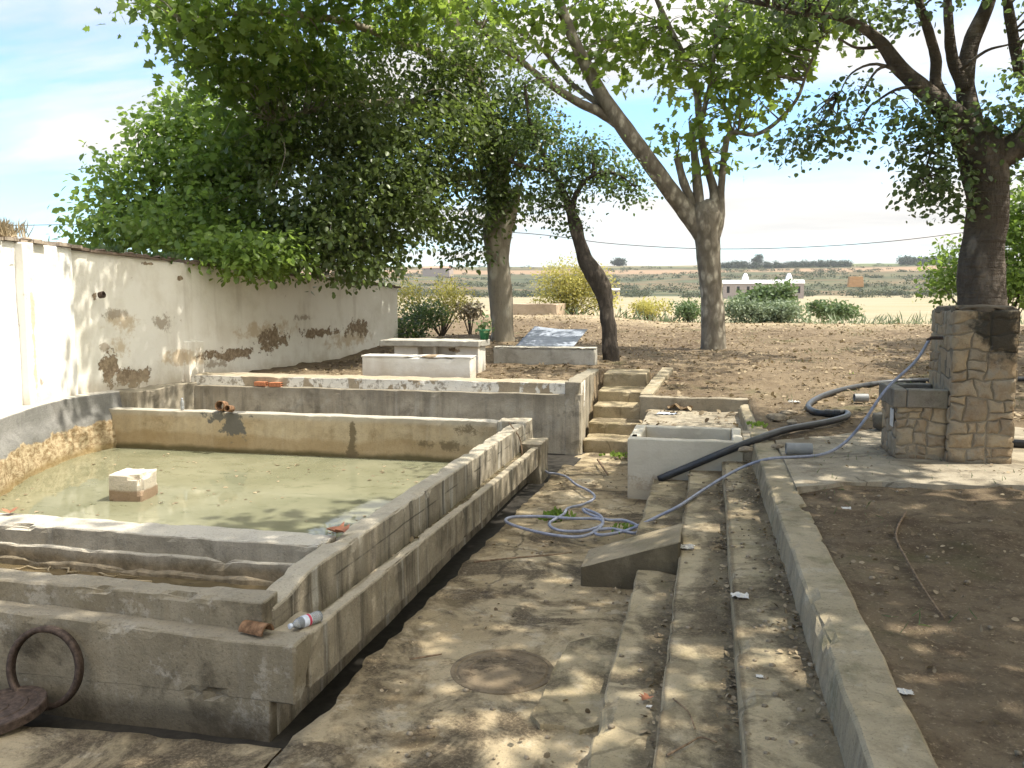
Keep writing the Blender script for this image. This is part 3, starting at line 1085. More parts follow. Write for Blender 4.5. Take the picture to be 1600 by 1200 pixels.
st = thing('staircase', 'short flight of five concrete steps beside the retaining wall', 'stairs', (-1.6, 14, -.2))
for i, (y0, y1, z1) in enumerate([(13.72, 14.35, -.0), (14.35, 14.95, .19), (14.95, 15.55, .4), (15.55, 16.4, .6), (16.4, 17.4, .84)]):
    m = MB(); m.rbox(-1.96, -.94 if i < 2 else -1.14, y0, y1 + .1, -.4, z1, .09, .012, .035, e=.018, seed=12 + i)
    m.build('step', M['step'], st)
m = MB(); m.rbox(-2.2, -1.96, 13.38, 17.1, -.5, .96, .09, .012, .03, seed=18, warp=lambda x, y, z: (x - .045 * (y - 13.4), y, z - (.1 * smooth01((y - 14) / 3) if z > .5 else 0)))
m.build('cheek_wall', M['retain'], st)
m = MB(); m.rbox(-1.14, -.92, 14.72, 17.3, .1, .66, .09, .012, .03, seed=19, warp=lambda x, y, z: (x + .09 * (y - 14.7), y, z + (.24 * (y - 14.7) / 2.6 if z > .3 else 0)))
m.build('cheek_wall', M['kerb'], st)

# ------------------------------------------------------------------ long low steps on the right and the kerb
ls = thing('long_steps', 'three long shallow concrete steps running up from the walkway to the kerb', 'steps', (0, 6, 0))
for i, (x0, x1, y0, y1, z1) in enumerate([(-.52, -.18, -2, 6.78, .13), (-.2, .2, -2, 10.33, .25), (.18, .64, -2, 11.55, .37)]):
    m = MB(); m.rbox(x0, x1, y0, y1, -.3, z1, .08, .006, .035, e=.014, seed=22 + i * 3, cthr=.18, warp=lambda x, y, z: (x + .008 * nz((0, y, 0), .6, x0), y, z))
    m.build('step', M['step'], ls)
m = MB()
m.rbox(-.62, -.2, 7.3, 10.33, -.3, .12, .08, .012, .04, e=.018, seed=33)
m.build('step', M['step'], ls)
kb = MB(); kb.rbox(.585, .86, -2, 14.3, -.1, .58, .07, .008, .05, e=.016, seed=40, cthr=.16, warp=lambda x, y, z: (x - .011 * (y - 3.5) + .006 * nz((0, y, 0), .5, 3) + (.022 * (z - .37) / .21 if x < .7 and z > .3 else 0), y, z))
tag(kb.build('kerb', M['kerb']), 'broad mossy concrete kerb along the top of the long steps', 'kerb')

# sloping concrete wedge across the steps
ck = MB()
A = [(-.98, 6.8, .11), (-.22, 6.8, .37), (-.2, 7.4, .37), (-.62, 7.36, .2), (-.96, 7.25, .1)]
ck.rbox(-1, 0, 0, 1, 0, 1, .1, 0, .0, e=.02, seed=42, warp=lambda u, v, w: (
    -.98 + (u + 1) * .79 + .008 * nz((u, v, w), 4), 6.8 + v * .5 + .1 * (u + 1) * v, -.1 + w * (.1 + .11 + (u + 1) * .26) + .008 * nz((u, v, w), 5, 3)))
M['wedge'] = concrete('mossy_shaded_wedge_concrete', (.3, .25, .17), (.22, .18, .115), dark=(.08, .06, .035), dk=.6, moss=.3, seed=27, extra=lambda t, c: t.mix(t.mth('MULTIPLY', t.mth('SUBTRACT', 1.0, flat_face(t)), t.ramp(t.noise(2.2, 6, .6), .25, .5, .25, .8)), c, (.06, .05, .032)))  # upright faces darkened: shade put into the colour, mixed with moss
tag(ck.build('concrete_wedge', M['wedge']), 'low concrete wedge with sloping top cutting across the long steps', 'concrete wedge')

# whitewashed water basin
wb = thing('water_basin', 'whitewashed square concrete basin with an open top by the stairs', 'basin', (-.3, 10.9, -.1))
m = MB()
m.rbox(-.93, .42, 10.34, 10.46, -.4, .6, .07, .007, .03, seed=45)
m.rbox(-.929, -.79, 10.455, 11.5, -.4, .598, .08, .007, .02, seed=43)
m.rbox(.3, .419, 10.455, 11.5, -.2, .598, .08, .007, .02, seed=44)
m.rbox(-.788, .3, 11.38, 11.498, -.4, .596, .08, .007, .02, seed=46)
m.build('basin_wall', M['lime_basin'], wb)
m = MB(); m.rbox(-.79, .3, 10.45, 11.39, -.3, .3, .2, .005, 0, seed=47)
m.build('basin_floor', simple('basin_silt', (.08, .065, .045), .9), wb)
m = MB(); m.rbox(.425, .64, 10.345, 11.5, .3, .57, .08, .008, .02, seed=48)
m.build('shelf', M['pad'], wb)
m = MB(); m.rbox(-.9, -.835, 10.5, 10.6, .585, .612, .03, 0, 0)
m.build('overflow_hole', M['dark'], wb)

# ------------------------------------------------------------------ whitewashed boundary wall
bw = thing('boundary_wall', 'tall whitewashed boundary wall with peeling plaster and dark tile coping on the left', 'wall', (-9, 12, .8))


def wall_run(mb, a, b, za, zb, th, z0, res=.14, amp=.018, seed=0.0):
    a, b = Vector((*a, 0)), Vector((*b, 0))
    d = (b - a); L = d.length; d.normalize()
    nrm = Vector((d.y, -d.x, 0))

    def wp(u, v, w):
        q = a + d * u + nrm * v
        top = za + (zb - za) * u / L
        return (q.x, q.y, z0 + (top - z0) * w)
    k = res / 2.2
    e = []
    n = int(L / res); h = 16
    vs, fs, idx = [], [], {}
    mb.rbox(0, L, -th, 0, 0, 1, res, 0, 0, e=.01, seed=seed, warp=lambda u, v, w: (lambda q: (q[0] + amp * nz(q, 1.1, seed), q[1] + amp * .5 * nz(q, 2, seed + 2), q[2] + .5 * amp * nz(q, 2.5, seed + 4)))(wp(u, v, w)))


m = MB(); wall_run(m, (-9.42, 11.32), (-7.95, 21.4), 3.0, 2.52, .3, .3, seed=1)
m.build('wall', M['lime_wall'], bw)
m = MB(); wall_run(m, (-8.3, 3.5), (-9.36, 11.3), 3.1, 3.02, .34, .3, seed=2)
m.build('wall', M['lime_left'], bw)
m = MB(); wall_run(m, (-9.07, 10.02), (-9.09, 10.24), 3.03, 3.03, .2, .6, seed=2.5)
m.build('pilaster', M['lime_left'], bw)
m = MB(); wall_run(m, (-8.98, 13.62), (-8.92, 14.0), 1.5, 1.5, .16, .4, res=.08, seed=3)
m.build('buttress', M['lime_wall'], bw)


def coping_run(a, b, za, zb, seed):
    mb = MB()
    a, b = Vector((*a, 0)), Vector((*b, 0))
    d = b - a; L = d.length; d.normalize()
    nrm = Vector((d.y, -d.x, 0))
    u = 0
    while u < L:
        w = U(.26, .34)
        z = za + (zb - za) * u / L
        z2 = za + (zb - za) * min(L, u + w) / L
        j = U(-.02, .025)
        dz = U(-.012, .012)
        c = [a + d * (u + .005) + nrm * (.06 + j), a + d * (u + w - .006) + nrm * (.06 + j + U(-.01, .01)), a + d * (u + w - .006) - nrm * .38, a + d * (u + .005) - nrm * .38]
        if U(0, 1) > .07:
            t = U(.035, .055)
            vs = [(q.x, q.y, (z, z2, z2, z)[i] + dz) for i, q in enumerate(c)] + [(q.x, q.y, (z, z2, z2 + .03, z + .03)[i] + t + dz) for i, q in enumerate(c)]
            mb.add(vs, [(3, 2, 1, 0), (4, 5, 6, 7), (0, 1, 5, 4), (1, 2, 6, 5), (2, 3, 7, 6), (3, 0, 4, 7)])
        u += w
    for k in range(int(L / .09)):                # earth and rubble lying on top of the tiles
        uu = U(0, L)
        q = a + d * uu - nrm * U(-.02, .34)
        mb.rock((q.x, q.y, za + (zb - za) * uu / L + .055), U(.02, .06), k * 1.3, 1.5, 1.5, .5, 4, 6)
    return mb


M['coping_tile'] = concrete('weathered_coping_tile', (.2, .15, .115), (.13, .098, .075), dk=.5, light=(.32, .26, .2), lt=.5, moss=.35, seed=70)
M['coping_sun'] = concrete('sunlit_coping_tile', (.42, .35, .28), (.3, .24, .19), dk=.5, light=(.52, .46, .38), lt=.5, seed=73)  # paler tile copy for the left run, sunlight put into its colour
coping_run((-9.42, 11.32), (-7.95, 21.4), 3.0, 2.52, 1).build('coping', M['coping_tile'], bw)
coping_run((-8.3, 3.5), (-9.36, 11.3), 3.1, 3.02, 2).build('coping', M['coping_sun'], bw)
m = MB()
q = pY(153, 461, 11.75)
m.lathe([(.0, -.02), (.05, -.02), (.055, .05), (.045, .06), (.03, .02), (.0, .02)], q + Vector((.05, 0, 0)), Matrix.Rotation(R(80), 4, 'Y').to_3x3(), 14)
m.build('pipe_stub', M['rust'], bw)

# ------------------------------------------------------------------ stone fountain
fo = thing('stone_fountain', 'ochre rubble stone fountain pillar with a small square basin on its left', 'fountain', (2.5, 9.9, .6))


def masonry_face(mb, rnd, o, ux, uz, w, h, rows, seed, minw=.16, maxw=.34, pro=.016):
    """fill a rectangle with irregular rubble stones (cells round jittered seeds) standing a little proud of the mortar"""
    rd = random.Random(seed)
    ux, uz = Vector(ux), Vector(uz)
    nn = ux.cross(uz).normalized()
    cells = []

    def split(x0, x1, z0, z1, d):
        a_, b_ = x1 - x0, z1 - z0
        if max(a_, b_) < rd.uniform(minw, maxw) or d > 7:
            cells.append((x0, x1, z0, z1)); return
        t_ = rd.uniform(.36, .64)
        if a_ > b_ * rd.uniform(.9, 1.7):
            q_ = x0 + a_ * t_; split(x0, q_, z0, z1, d + 1); split(q_, x1, z0, z1, d + 1)
        else:
            q_ = z0 + b_ * t_; split(x0, x1, z0, q_, d + 1); split(x0, x1, q_, z1, d + 1)
    split(0, w, 0, h, 0)

    def wob(x, z):
        k_ = .05
        x2 = x + (k_ * (nz((x, z, 0), 3.1, seed) + .6 * nz((x, z, 0), 8, seed + 1)) if .002 < x < w - .002 else 0)
        return (x2, z + (k_ * (nz((x, z, 0), 3.1, seed + 7) + .6 * nz((x, z, 0), 8, seed + 8)) if .002 < z < h - .002 else 0))
    for (qx0, qx1, qz0, qz1) in cells:
        poly = []
        for (xa, za), (xb, zb_) in (((qx0, qz0), (qx1, qz0)), ((qx1, qz0), (qx1, qz1)), ((qx1, qz1), (qx0, qz1)), ((qx0, qz1), (qx0, qz0))):
            for t_ in (0, .33, .67):
                poly.append(wob(xa + (xb - xa) * t_, za + (zb_ - za) * t_))
        gx_ = sum(p[0] for p in poly) / len(poly); gz_ = sum(p[1] for p in poly) / len(poly)
        area = abs(sum(poly[i][0] * poly[(i + 1) % len(poly)][1] - poly[(i + 1) % len(poly)][0] * poly[i][1] for i in range(len(poly)))) / 2
        if area < .001: continue
        ring = []
        for i in range(len(poly)):                     # round the corners, wobble the sides
            p0, p1, p2 = poly[i - 1], poly[i], poly[(i + 1) % len(poly)]
            for t_ in (.14, .05):
                ring.append((p1[0] + (p0[0] - p1[0]) * t_, p1[1] + (p0[1] - p1[1]) * t_))
            for t_ in (.05, .14):
                ring.append((p1[0] + (p2[0] - p1[0]) * t_, p1[1] + (p2[1] - p1[1]) * t_))
        n = len(ring)
        size_ = math.sqrt(area)
        pr_ = rd.uniform(.35, 1.2) * pro
        vs = []
        for s_, d in ((0, -.01), (0, pr_ * .5), (.012, pr_), (.4 * size_, pr_ * 1.15)):
            for (x, z) in ring:
                L_ = math.hypot(x - gx_, z - gz_) + 1e-6
                f_ = max(.1, 1 - (s_ + .011) / L_)
                edge_ = x < .004 or x > w - .004
                xx, zz_ = gx_ + (x - gx_) * f_, gz_ + (z - gz_) * f_
                if edge_ and s_ < .02: xx = x
                q = Vector(o) + ux * xx + uz * zz_
                q += nn * (d + (.012 * nz(q, 7, seed) if d > 0 else 0)) + ux * .006 * nz(q, 11, 3) + uz * .006 * nz(q, 11, 8)
                vs.append(q)
        c_ = Vector(o) + ux * gx_ + uz * gz_
        vs.append(c_ + nn * (pr_ * 1.15 + .012 * nz(c_, 7, seed)))
        fs = []
        for l in range(3):
            for i in range(n):
                j = (i + 1) % n
                fs.append((l * n + i, l * n + j, (l + 1) * n + j, (l + 1) * n + i))
        for i in range(n):
            fs.append((3 * n + i, 3 * n + (i + 1) % n, 4 * n))
        mb.add(vs, fs)
        rnd.extend([rd.random()] * len(vs))


def set_rnd(o, vals):
    a = o.data.attributes.new('rnd', 'FLOAT', 'POINT')
    a.data.foreach_set('value', np.asarray(vals, dtype=np.float32)[:len(o.data.vertices)])


px0, px1, py0, py1, pz0, pz1 = 2.43, 3.02, 9.6, 10.5, .5, 2.16
m = MB(); m.rbox(px0, px1, py0, py1, pz0, pz1, .12, .012, .02, seed=50)
m.build('pillar_core', M['mortar'], fo)
m = MB(); rn = []
masonry_face(m, rn, (px0, py0, pz0), (1, 0, 0), (0, 0, 1), px1 - px0, pz1 - pz0, 8, 5)
masonry_face(m, rn, (px0, py1, pz0), (0, -1, 0), (0, 0, 1), py1 - py0, pz1 - pz0, 8, 6, pro=.012)
masonry_face(m, rn, (px1, py0, pz0), (0, 1, 0), (0, 0, 1), py1 - py0, pz1 - pz0, 8, 7)
o = m.build('pillar_stone', M['masonry'], fo, smooth=True); set_rnd(o, rn)
m = MB(); m.rbox(px0 - .012, px1 + .012, py0 - .012, py1 + .012, pz1 - .03, pz1 + .04, .06, .02, .07, seed=51, cthr=.0)
m.build('pillar_cap', concrete('blackened_cap', (.22, .175, .12), (.13, .105, .078), dk=.6, seed=77), fo)
bx0, bx1, by0, by1 = 1.92, 2.42, 9.66, 10.4
m = MB(); m.rbox(bx0 + .02, bx1, by0 + .02, by1, .5, 1.16, .12, .012, .02, seed=52)
m.build('basin_core', M['mortar'], fo)
m = MB(); rn = []
masonry_face(m, rn, (bx0 + .02, by0 + .02, .5), (1, 0, 0), (0, 0, 1), bx1 - bx0 - .02, .66, 4, 15, .14, .26)
masonry_face(m, rn, (bx0 + .02, by1, .5), (0, -1, 0), (0, 0, 1), by1 - by0 - .02, .66, 4, 16)
o = m.build('basin_stone', M['masonry'], fo, smooth=True); set_rnd(o, rn)
M['rim'] = concrete('grey_stone_rim', (.22, .19, .15), (.15, .13, .1), dk=.5, top=(.33, .3, .25), moss=.2, seed=80)
m = MB()
m.rbox(bx0 - .03, bx0 + .1, by0 - .03, by1 + .02, 1.14, 1.34, .07, .01, .03, seed=53)
m.rbox(bx0 + .1, bx1 + .005, by0 - .028, by0 + .1, 1.142, 1.338, .07, .01, .03, seed=54)
m.rbox(bx0 + .1, bx1, by1 - .1, by1 + .018, 1.142, 1.338, .07, .01, .03, seed=55)
m.build('basin_rim', M['rim'], fo)
m = MB(); m.rbox(1.905, 1.922, 9.72, 9.86, .92, 1.12, .05, .003, 0, seed=3)
m.build('plaque', M['paper'], fo)
m = MB(); m.tube([(2.41, 9.95, 1.86), (2.3, 9.95, 1.86), (2.26, 9.95, 1.83)], .018, 10)
m.build('spout', M['rust'], fo)

# ------------------------------------------------------------------ benches, table, sheet and pot on the terrace
def bench(name, label, x0, x1, y0, y1, z0, z1, seed, mat):
    r = thing(name, label, 'bench', ((x0 + x1) / 2, (y0 + y1) / 2, z0))
    b_ = MB(); b_.rbox(x0, x1, y0, y1, z0 - .1, z1 - .035, .09, .008, .02, seed=seed)
    b_.build('base', mat, r)
    b_ = MB(); b_.rbox(x0 - .015, x1 + .015, y0 - .015, y1 + .015, z1 - .035, z1, .09, .007, .05, seed=seed + 1, cthr=.1)
    b_.build('seat', mat, r)
    return r


bench('stone_bench', 'long whitewashed masonry bench in front of the concrete table', -6.08, -4.06, 14.5, 14.9, .82, 1.25, 60, M['lime_seat'])
bench('stone_bench', 'grey concrete bench behind the table under the leaning metal sheet', -4.55, -2.35, 18.1, 18.5, .84, 1.22, 63, M['slab'])
tb = thing('stone_table', 'concrete picnic table with a thick slab top on a hollow masonry base', 'table', (-5, 16.4, .85))
m = MB(); m.rbox(-6.3, -4.28, 15.9, 16.75, 1.33, 1.45, .09, .008, .03, seed=66)
m.build('tabletop', M['slab'], tb)
m = MB()
m.rbox(-6.05, -5.55, 16.05, 16.6, .6, 1.329, .1, .006, 0, seed=67)
m.rbox(-4.8, -4.33, 16.05, 16.6, .6, 1.329, .1, .006, 0, seed=68)
m.rbox(-5.55, -4.8, 16.3, 16.6, .6, 1.328, .1, .006, 0, seed=69)
m.rbox(-5.26, -5.2, 16.1, 16.3, .6, 1.328, .1, .006, 0, seed=70)
m.build('base', M['lime_seat'], tb)
m = MB()
c4 = [Vector(pY(805, 541, 18.55)), Vector(pY(893, 543, 18.55)), Vector(pY(918, 515, 20.0)), Vector(pY(836, 511, 20.2))]
for i in range(13):
    for j in range(7):
        u, v = i / 12, j / 6
        q = c4[0] * (1 - u) * (1 - v) + c4[1] * u * (1 - v) + c4[2] * u * v + c4[3] * (1 - u) * v
        q.z += .02 * math.sin(u * 5 + v * 2) + .012 * nz(q, 2.5)
        m.v.append(tuple(q))
for i in range(12):
    for j in range(6):
        a = i * 7 + j
        m.f.append((a, a + 7, a + 8, a + 1)); m.mi.append(0)
o = m.build('metal_sheet', M['sheet'], smooth=True)
sd = o.modifiers.new('thickness', 'SOLIDIFY'); sd.thickness = .015
tag(o, 'flat blue grey metal sheet leaning over the concrete bench', 'metal sheet')

# ------------------------------------------------------------------ foliage
TPL_OVAL = (np.array([[0, 0, 0], [.3, .3, .06], [.3, .68, .04], [0, 1, -.08], [-.3, .68, .04], [-.3, .3, .06]], float), [(0, 1, 2, 3), (0, 3, 4, 5)])
TPL_DIAM = (np.array([[0, 0, 0], [.26, .45, .07], [0, 1, -.05], [-.26, .45, .07]], float), [(0, 1, 2), (0, 2, 3)])
TPL_ROUND = (np.array([[0, 0, 0], [.38, .14, .04], [.45, .5, .05], [.2, .86, 0], [0, 1, -.06], [-.2, .86, 0], [-.45, .5, .05], [-.38, .14, .04]], float), [(0, 1, 2, 3), (0, 3, 4, 5), (0, 5, 6, 7)])
_st = [(0, 0), (.22, -.06), (.5, .1), (.3, .28), (.62, .5), (.3, .56), (.24, .74), (0, 1.0), (-.24, .74), (-.3, .56), (-.62, .5), (-.3, .28), (-.5, .1), (-.22, -.06)]
TPL_PLANE = (np.array([[x, y, .1 * abs(x) - .1 * y * y] for x, y in _st] + [[0, .35, .03]], float), [(i, (i + 1) % 14, 14) for i in range(14)])
TPL_BLADE = (np.array([[-.03, 0, 0], [.03, 0, 0], [.02, .6, .05], [0, 1, .22], [-.02, .6, .05]], float), [(0, 1, 2, 3, 4)])


def leaves(centers, normals, sizes, tpl, spin=None, up_dirs=None):
    """arrays -> (verts, faces, rnd)"""
    N = len(centers)
    nr = normals / (np.linalg.norm(normals, axis=1, keepdims=True) + 1e-9)
    a = rng.normal(size=(N, 3)) if up_dirs is None else up_dirs
    y = a - nr * (a * nr).sum(1, keepdims=True)
    y /= np.linalg.norm(y, axis=1, keepdims=True) + 1e-9
    x = np.cross(y, nr)
    tv, tf = tpl
    V = centers[:, None, :] + sizes[:, None, None] * (tv[None, :, 0, None] * x[:, None, :] + tv[None, :, 1, None] * y[:, None, :] + tv[None, :, 2, None] * nr[:, None, :])
    k = len(tv)
    return V.reshape(-1, 3), tf, k, np.repeat(rng.random(N), k)


def foliage_obj(name, V, tf, k, rnd, mat, parent=None):
    N = len(V) // k
    lens = [len(f) for f in tf]
    base = np.concatenate([np.array(f) for f in tf])
    loops = (np.arange(N)[:, None] * k + base[None, :]).ravel()
    totals = np.tile(np.array(lens), N)
    starts = np.concatenate([[0], np.cumsum(totals)[:-1]])
    me = bpy.data.meshes.new(name)
    me.vertices.add(len(V)); me.vertices.foreach_set('co', V.astype(np.float32).ravel())
    me.loops.add(len(loops)); me.loops.foreach_set('vertex_index', loops.astype(np.int32))
    me.polygons.add(len(totals))
    me.polygons.foreach_set('loop_start', starts.astype(np.int32))
    try:
        me.polygons.foreach_set('loop_total', totals.astype(np.int32))
    except Exception:
        pass
    me.update(calc_edges=True)
    a = me.attributes.new('rnd', 'FLOAT', 'POINT')
    a.data.foreach_set('value', rnd.astype(np.float32))
    return link(name, me, mat, parent)


def clumps(blobs, cl_r=.38, thr=-.15, nfreq=.55, shell=2.0, droop=0.0, seed=0.0):
    """blobs: (centre, (rx,ry,rz), clumps) -> clump centres"""
    out = []
    for c, r, n in blobs:
        c = np.array(c); r = np.array(r)
        got = 0; tries = 0
        while got < n and tries < n * 8:
            tries += 1
            d = rng.normal(size=3); d /= np.linalg.norm(d)
            p = c + d * r * (rng.random() ** (1 / shell))
            if nz(p, nfreq, seed) < thr:
                continue
            out.append(p); got += 1
    return np.array(out)


def clump_leaves(cc, per, cl_r, size, tpl, flat=.6, hang=0.3):
    N = len(cc) * per
    cen = np.repeat(cc, per, axis=0)
    off = np.clip(rng.normal(size=(N, 3)), -1.7, 1.7) * cl_r * np.array([1, 1, flat])
    pos = cen + off
    nrm = rng.normal(size=(N, 3)) * .75 + np.array([0, 0, .8]) + off / (cl_r + 1e-6) * .3
    down = rng.normal(size=(N, 3)) * .7 + np.array([0, 0, -hang * 2]) + off / (cl_r + 1e-6) * .6
    sz = size * (.4 + .95 * rng.random(N))
    return leaves(pos, nrm, sz, tpl, up_dirs=down)


def limb(mb, pts, sides=12, rough=.12, k=6, seed=0.0):
    """pts: (x,y,z,r)"""
    sp = smooth_path(pts, k)
    mb.tube([p[:3] for p in sp], [max(.006, float(p[3])) for p in sp], sides, rough, seed=seed)
    return [np.array(p) for p in sp]


def twigs(mb, cc, skel, r0=.016, frac=1.0, maxlen=4.0):
    sk = np.array([s[:3] for s in skel])
    for c in cc:
        if rng.random() > frac:
            continue
        d = np.linalg.norm(sk - c, axis=1) + .35 * np.maximum(0, sk[:, 2] - c[2])
        i = int(np.argmin(d))
        if d[i] > maxlen:
            continue
        a, b = sk[i], c
        mid = (a + b) / 2 + rng.normal(size=3) * .12 * d[i] + np.array([0, 0, .08 * d[i]])
        pts = smooth_path([np.append(a, r0 * (1 + .5 * d[i])), np.append(mid, r0 * .8), np.append(b, r0 * .35)], 4)
        mb.tube([p[:3] for p in pts], [max(.004, float(p[3])) for p in pts], 5)


def PB(px, py, y, rx, ry, ryd, n):
    """blob seen at a pixel of the photo: radii in pixels across and up, metres in depth"""
    c = pY(px, py, y)
    s = (c.y * math.cos(YAW) - c.x * math.sin(YAW)) / F_PX
    return (tuple(c), (rx * s, ryd, ry * s), n)


def LP(px, py, y, w):
    """limb point with a width in pixels"""
    c = pY(px, py, y)
    s = (c.y * math.cos(YAW) - c.x * math.sin(YAW)) / F_PX
    return (c.x, c.y, c.z, w * s / 2)


# --- plane tree in the middle
t1 = thing('plane_tree', 'plane tree with a pale forked trunk on the bare ground in the middle', 'tree', (.12, 23.7, .85))
m = MB(); sk = []
Y0 = 23.7
sk += limb(m, [LP(1114, 575, Y0, 46), LP(1116, 540, Y0, 40), LP(1113, 480, Y0, 35), LP(1108, 420, Y0, 34), LP(1106, 375, Y0, 38), LP(1103, 348, Y0, 46), LP(1105, 330, Y0, 44), LP(1108, 318, Y0, 30), LP(1108, 311, Y0, 10)], 16, .1)
sk += limb(m, [LP(1106, 385, Y0, 28), LP(1094, 355, Y0, 36), LP(1072, 330, Y0 - .1, 30), LP(1045, 295, Y0 - .3, 27), LP(1005, 240, Y0 - .6, 27), LP(965, 185, Y0 - .9, 25), LP(935, 140, Y0 - 1, 22), LP(905, 80, Y0 - 1.2, 18), LP(880, 20, Y0 - 1.4, 15), LP(858, -60, Y0 - 1.6, 12), LP(850, -150, Y0 - 1.8, 7)], 12, .1)
sk += limb(m, [LP(972, 200, Y0 - .85, 14), LP(940, 176, Y0 - .9, 16), LP(900, 158, Y0 - 1.2, 13), LP(850, 125, Y0 - 1.7, 11), LP(810, 92, Y0 - 2.1, 9), LP(772, 66, Y0 - 2.6, 8), LP(735, 20, Y0 - 3, 5), LP(700, -40, Y0 - 3.4, 3)], 9, .1)
sk += limb(m, [LP(950, 175, Y0 - .9, 9), LP(925, 155, Y0 - .8, 9), LP(890, 128, Y0 - .6, 8), LP(850, 80, Y0 - .4, 6), LP(818, 55, Y0 - .2, 5), LP(780, 25, Y0, 4), LP(760, -40, Y0, 3)], 8)
sk += limb(m, [LP(1110, 385, Y0, 22), LP(1117, 335, Y0, 24), LP(1116, 300, Y0, 15), LP(1105, 260, Y0 + .1, 12), LP(1094, 200, Y0 + .2, 11), LP(1088, 140, Y0 + .3, 11), LP(1070, 90, Y0 + .3, 9), LP(1040, 30, Y0 + .2, 8), LP(1010, -40, Y0, 6), LP(985, -120, Y0, 4)], 10)
sk += limb(m, [LP(1094, 195, Y0 + .2, 8), LP(1110, 130, Y0 - .2, 7), LP(1118, 70, Y0 - .5, 6), LP(1135, 10, Y0 - .8, 5), LP(1150, -80, Y0 - 1, 3)], 8)
sk += limb(m, [LP(1110, 390, Y0, 20), LP(1120, 345, Y0, 22), LP(1125, 320, Y0, 15), LP(1127, 290, Y0 - .1, 11), LP(1132, 240, Y0 - .3, 10), LP(1142, 208, Y0 - .5, 8), LP(1180, 210, Y0 - .7, 6), LP(1212, 192, Y0 - .9, 6), LP(1245, 155, Y0 - 1.2, 5), LP(1262, 110, Y0 - 1.5, 4), LP(1285, 60, Y0 - 1.8, 3)], 9)
sk += limb(m, [LP(1098, 370, Y0, 16), LP(1084, 325, Y0, 16), LP(1068, 285, Y0 - .1, 13), LP(1058, 246, Y0 - .2, 12)], 9)
sk += limb(m, [LP(1102, 370, Y0, 16), LP(1093, 325, Y0, 17), LP(1088, 270, Y0, 14), LP(1084, 232, Y0, 11), LP(1078, 190, Y0, 5)], 9)
blobs = [PB(1060, 215, Y0 - .2, 18, 32, .4, 6), PB(1100, 250, Y0, 30, 30, .5, 5), PB(930, 100, Y0 - 1, 55, 45, 1.2, 9), PB(860, 45, Y0 - 1, 90, 50, 1.6, 20), PB(770, 25, Y0 - 2, 80, 50, 1.6, 22),
         PB(1000, 25, Y0, 110, 55, 2.0, 36), PB(1110, 60, Y0, 100, 80, 2.0, 48), PB(1180, 120, Y0 - .8, 70, 70, 1.4, 34), PB(1230, 60, Y0 - 1, 90, 70, 1.6, 44), PB(1140, 165, Y0 - .5, 55, 40, 1.0, 15),
         PB(1050, 110, Y0, 50, 35, 1.4, 9), PB(1000, -110, Y0, 300, 100, 3.0, 190), ((4.8, 22.5, 12.0), (3.2, 3.2, .9), 80), ((3.6, 18.5, 11.4), (2.6, 2.2, .8), 50), PB(1290, 10, Y0 - 1.5, 60, 50, 1.5, 22), PB(700, -70, Y0 - 3, 160, 80, 2.6, 70), PB(1150, -260, Y0, 280, 120, 3.4, 90)]  # high blobs out of view are added to shade the ground
cc = clumps(blobs, thr=-.22, seed=2)
twigs(m, cc[cc[:, 2] < 9.6], sk, .016, frac=.75, maxlen=2.6)
m.build('trunk', M['bark_plane'], t1, smooth=True)
V = clump_leaves(cc, 13, .38, .22, TPL_PLANE)
foliage_obj('crown', *V, M['leaf_plane'], t1)

# --- ivy clad plane tree on the left, whose crown hangs over the wall
t2 = thing('ivy_clad_tree', 'pale plane trunk smothered in dark ivy, its dense crown hanging over the white wall', 'tree', (-5.3, 21.2, 1.1))
m = MB(); sk = []
Y0 = 21.0
sk += limb(m, [LP(787, 560, Y0, 46), LP(786, 525, Y0, 37), LP(782, 460, Y0, 36), LP(778, 400, Y0, 37), LP(778, 360, Y0, 44), LP(782, 330, Y0, 42), LP(778, 280, Y0, 34), LP(765, 200, Y0 - .3, 30), LP(735, 110, Y0 - .6, 26), LP(700, 20, Y0 - 1, 22), LP(670, -80, Y0 - 1, 14)], 14, .14)
sk += limb(m, [LP(780, 385, Y0, 26), LP(793, 345, Y0, 24), LP(805, 315, Y0, 14), LP(812, 290, Y0, 8)], 8)
sk += limb(m, [LP(765, 200, Y0 - .3, 22), LP(690, 170, Y0 - 1.5, 18), LP(600, 160, Y0 - 3, 14), LP(500, 170, Y0 - 4.2, 10), LP(430, 190, Y0 - 5, 5)], 9)
sk += limb(m, [LP(740, 120, Y0 - .6, 18), LP(640, 70, Y0 - 2.5, 14), LP(520, 30, Y0 - 5, 11), LP(400, 20, Y0 - 6.8, 8), LP(280, 30, Y0 - 7.6, 4)], 9)
sk += limb(m, [LP(770, 270, Y0, 16), LP(700, 280, Y0 - 1.2, 12), LP(620, 300, Y0 - 2.4, 8), LP(540, 330, Y0 - 3.4, 5)], 8)
crown = [PB(240, 4, 13.6, 65, 22, 1.0, 13), PB(310, 45, 13.8, 60, 36, 1.0, 20), PB(400, 30, 14.4, 100, 50, 1.4, 32), PB(560, 0, 16, 130, 50, 1.8, 34), PB(370, 150, 15.6, 60, 35, .9, 18), PB(340, 105, 14.8, 45, 30, .8, 14), PB(430, 105, 15.6, 80, 42, 1.0, 24), PB(520, 90, 16.4, 70, 40, 1.0, 18), PB(390, 210, 15.6, 40, 30, .6, 10), PB(690, 10, 18, 110, 50, 2.0, 26), PB(430, -120, 15, 260, 80, 2.0, 60), ((-5.9, 13.3, 8.6), (1.7, 1.5, .7), 80), ((-5.6, 15.6, 9.0), (1.8, 1.7, .8), 60)]  # blobs above the view are added to shade the white wall
cc = clumps(crown, thr=-.25, seed=5)
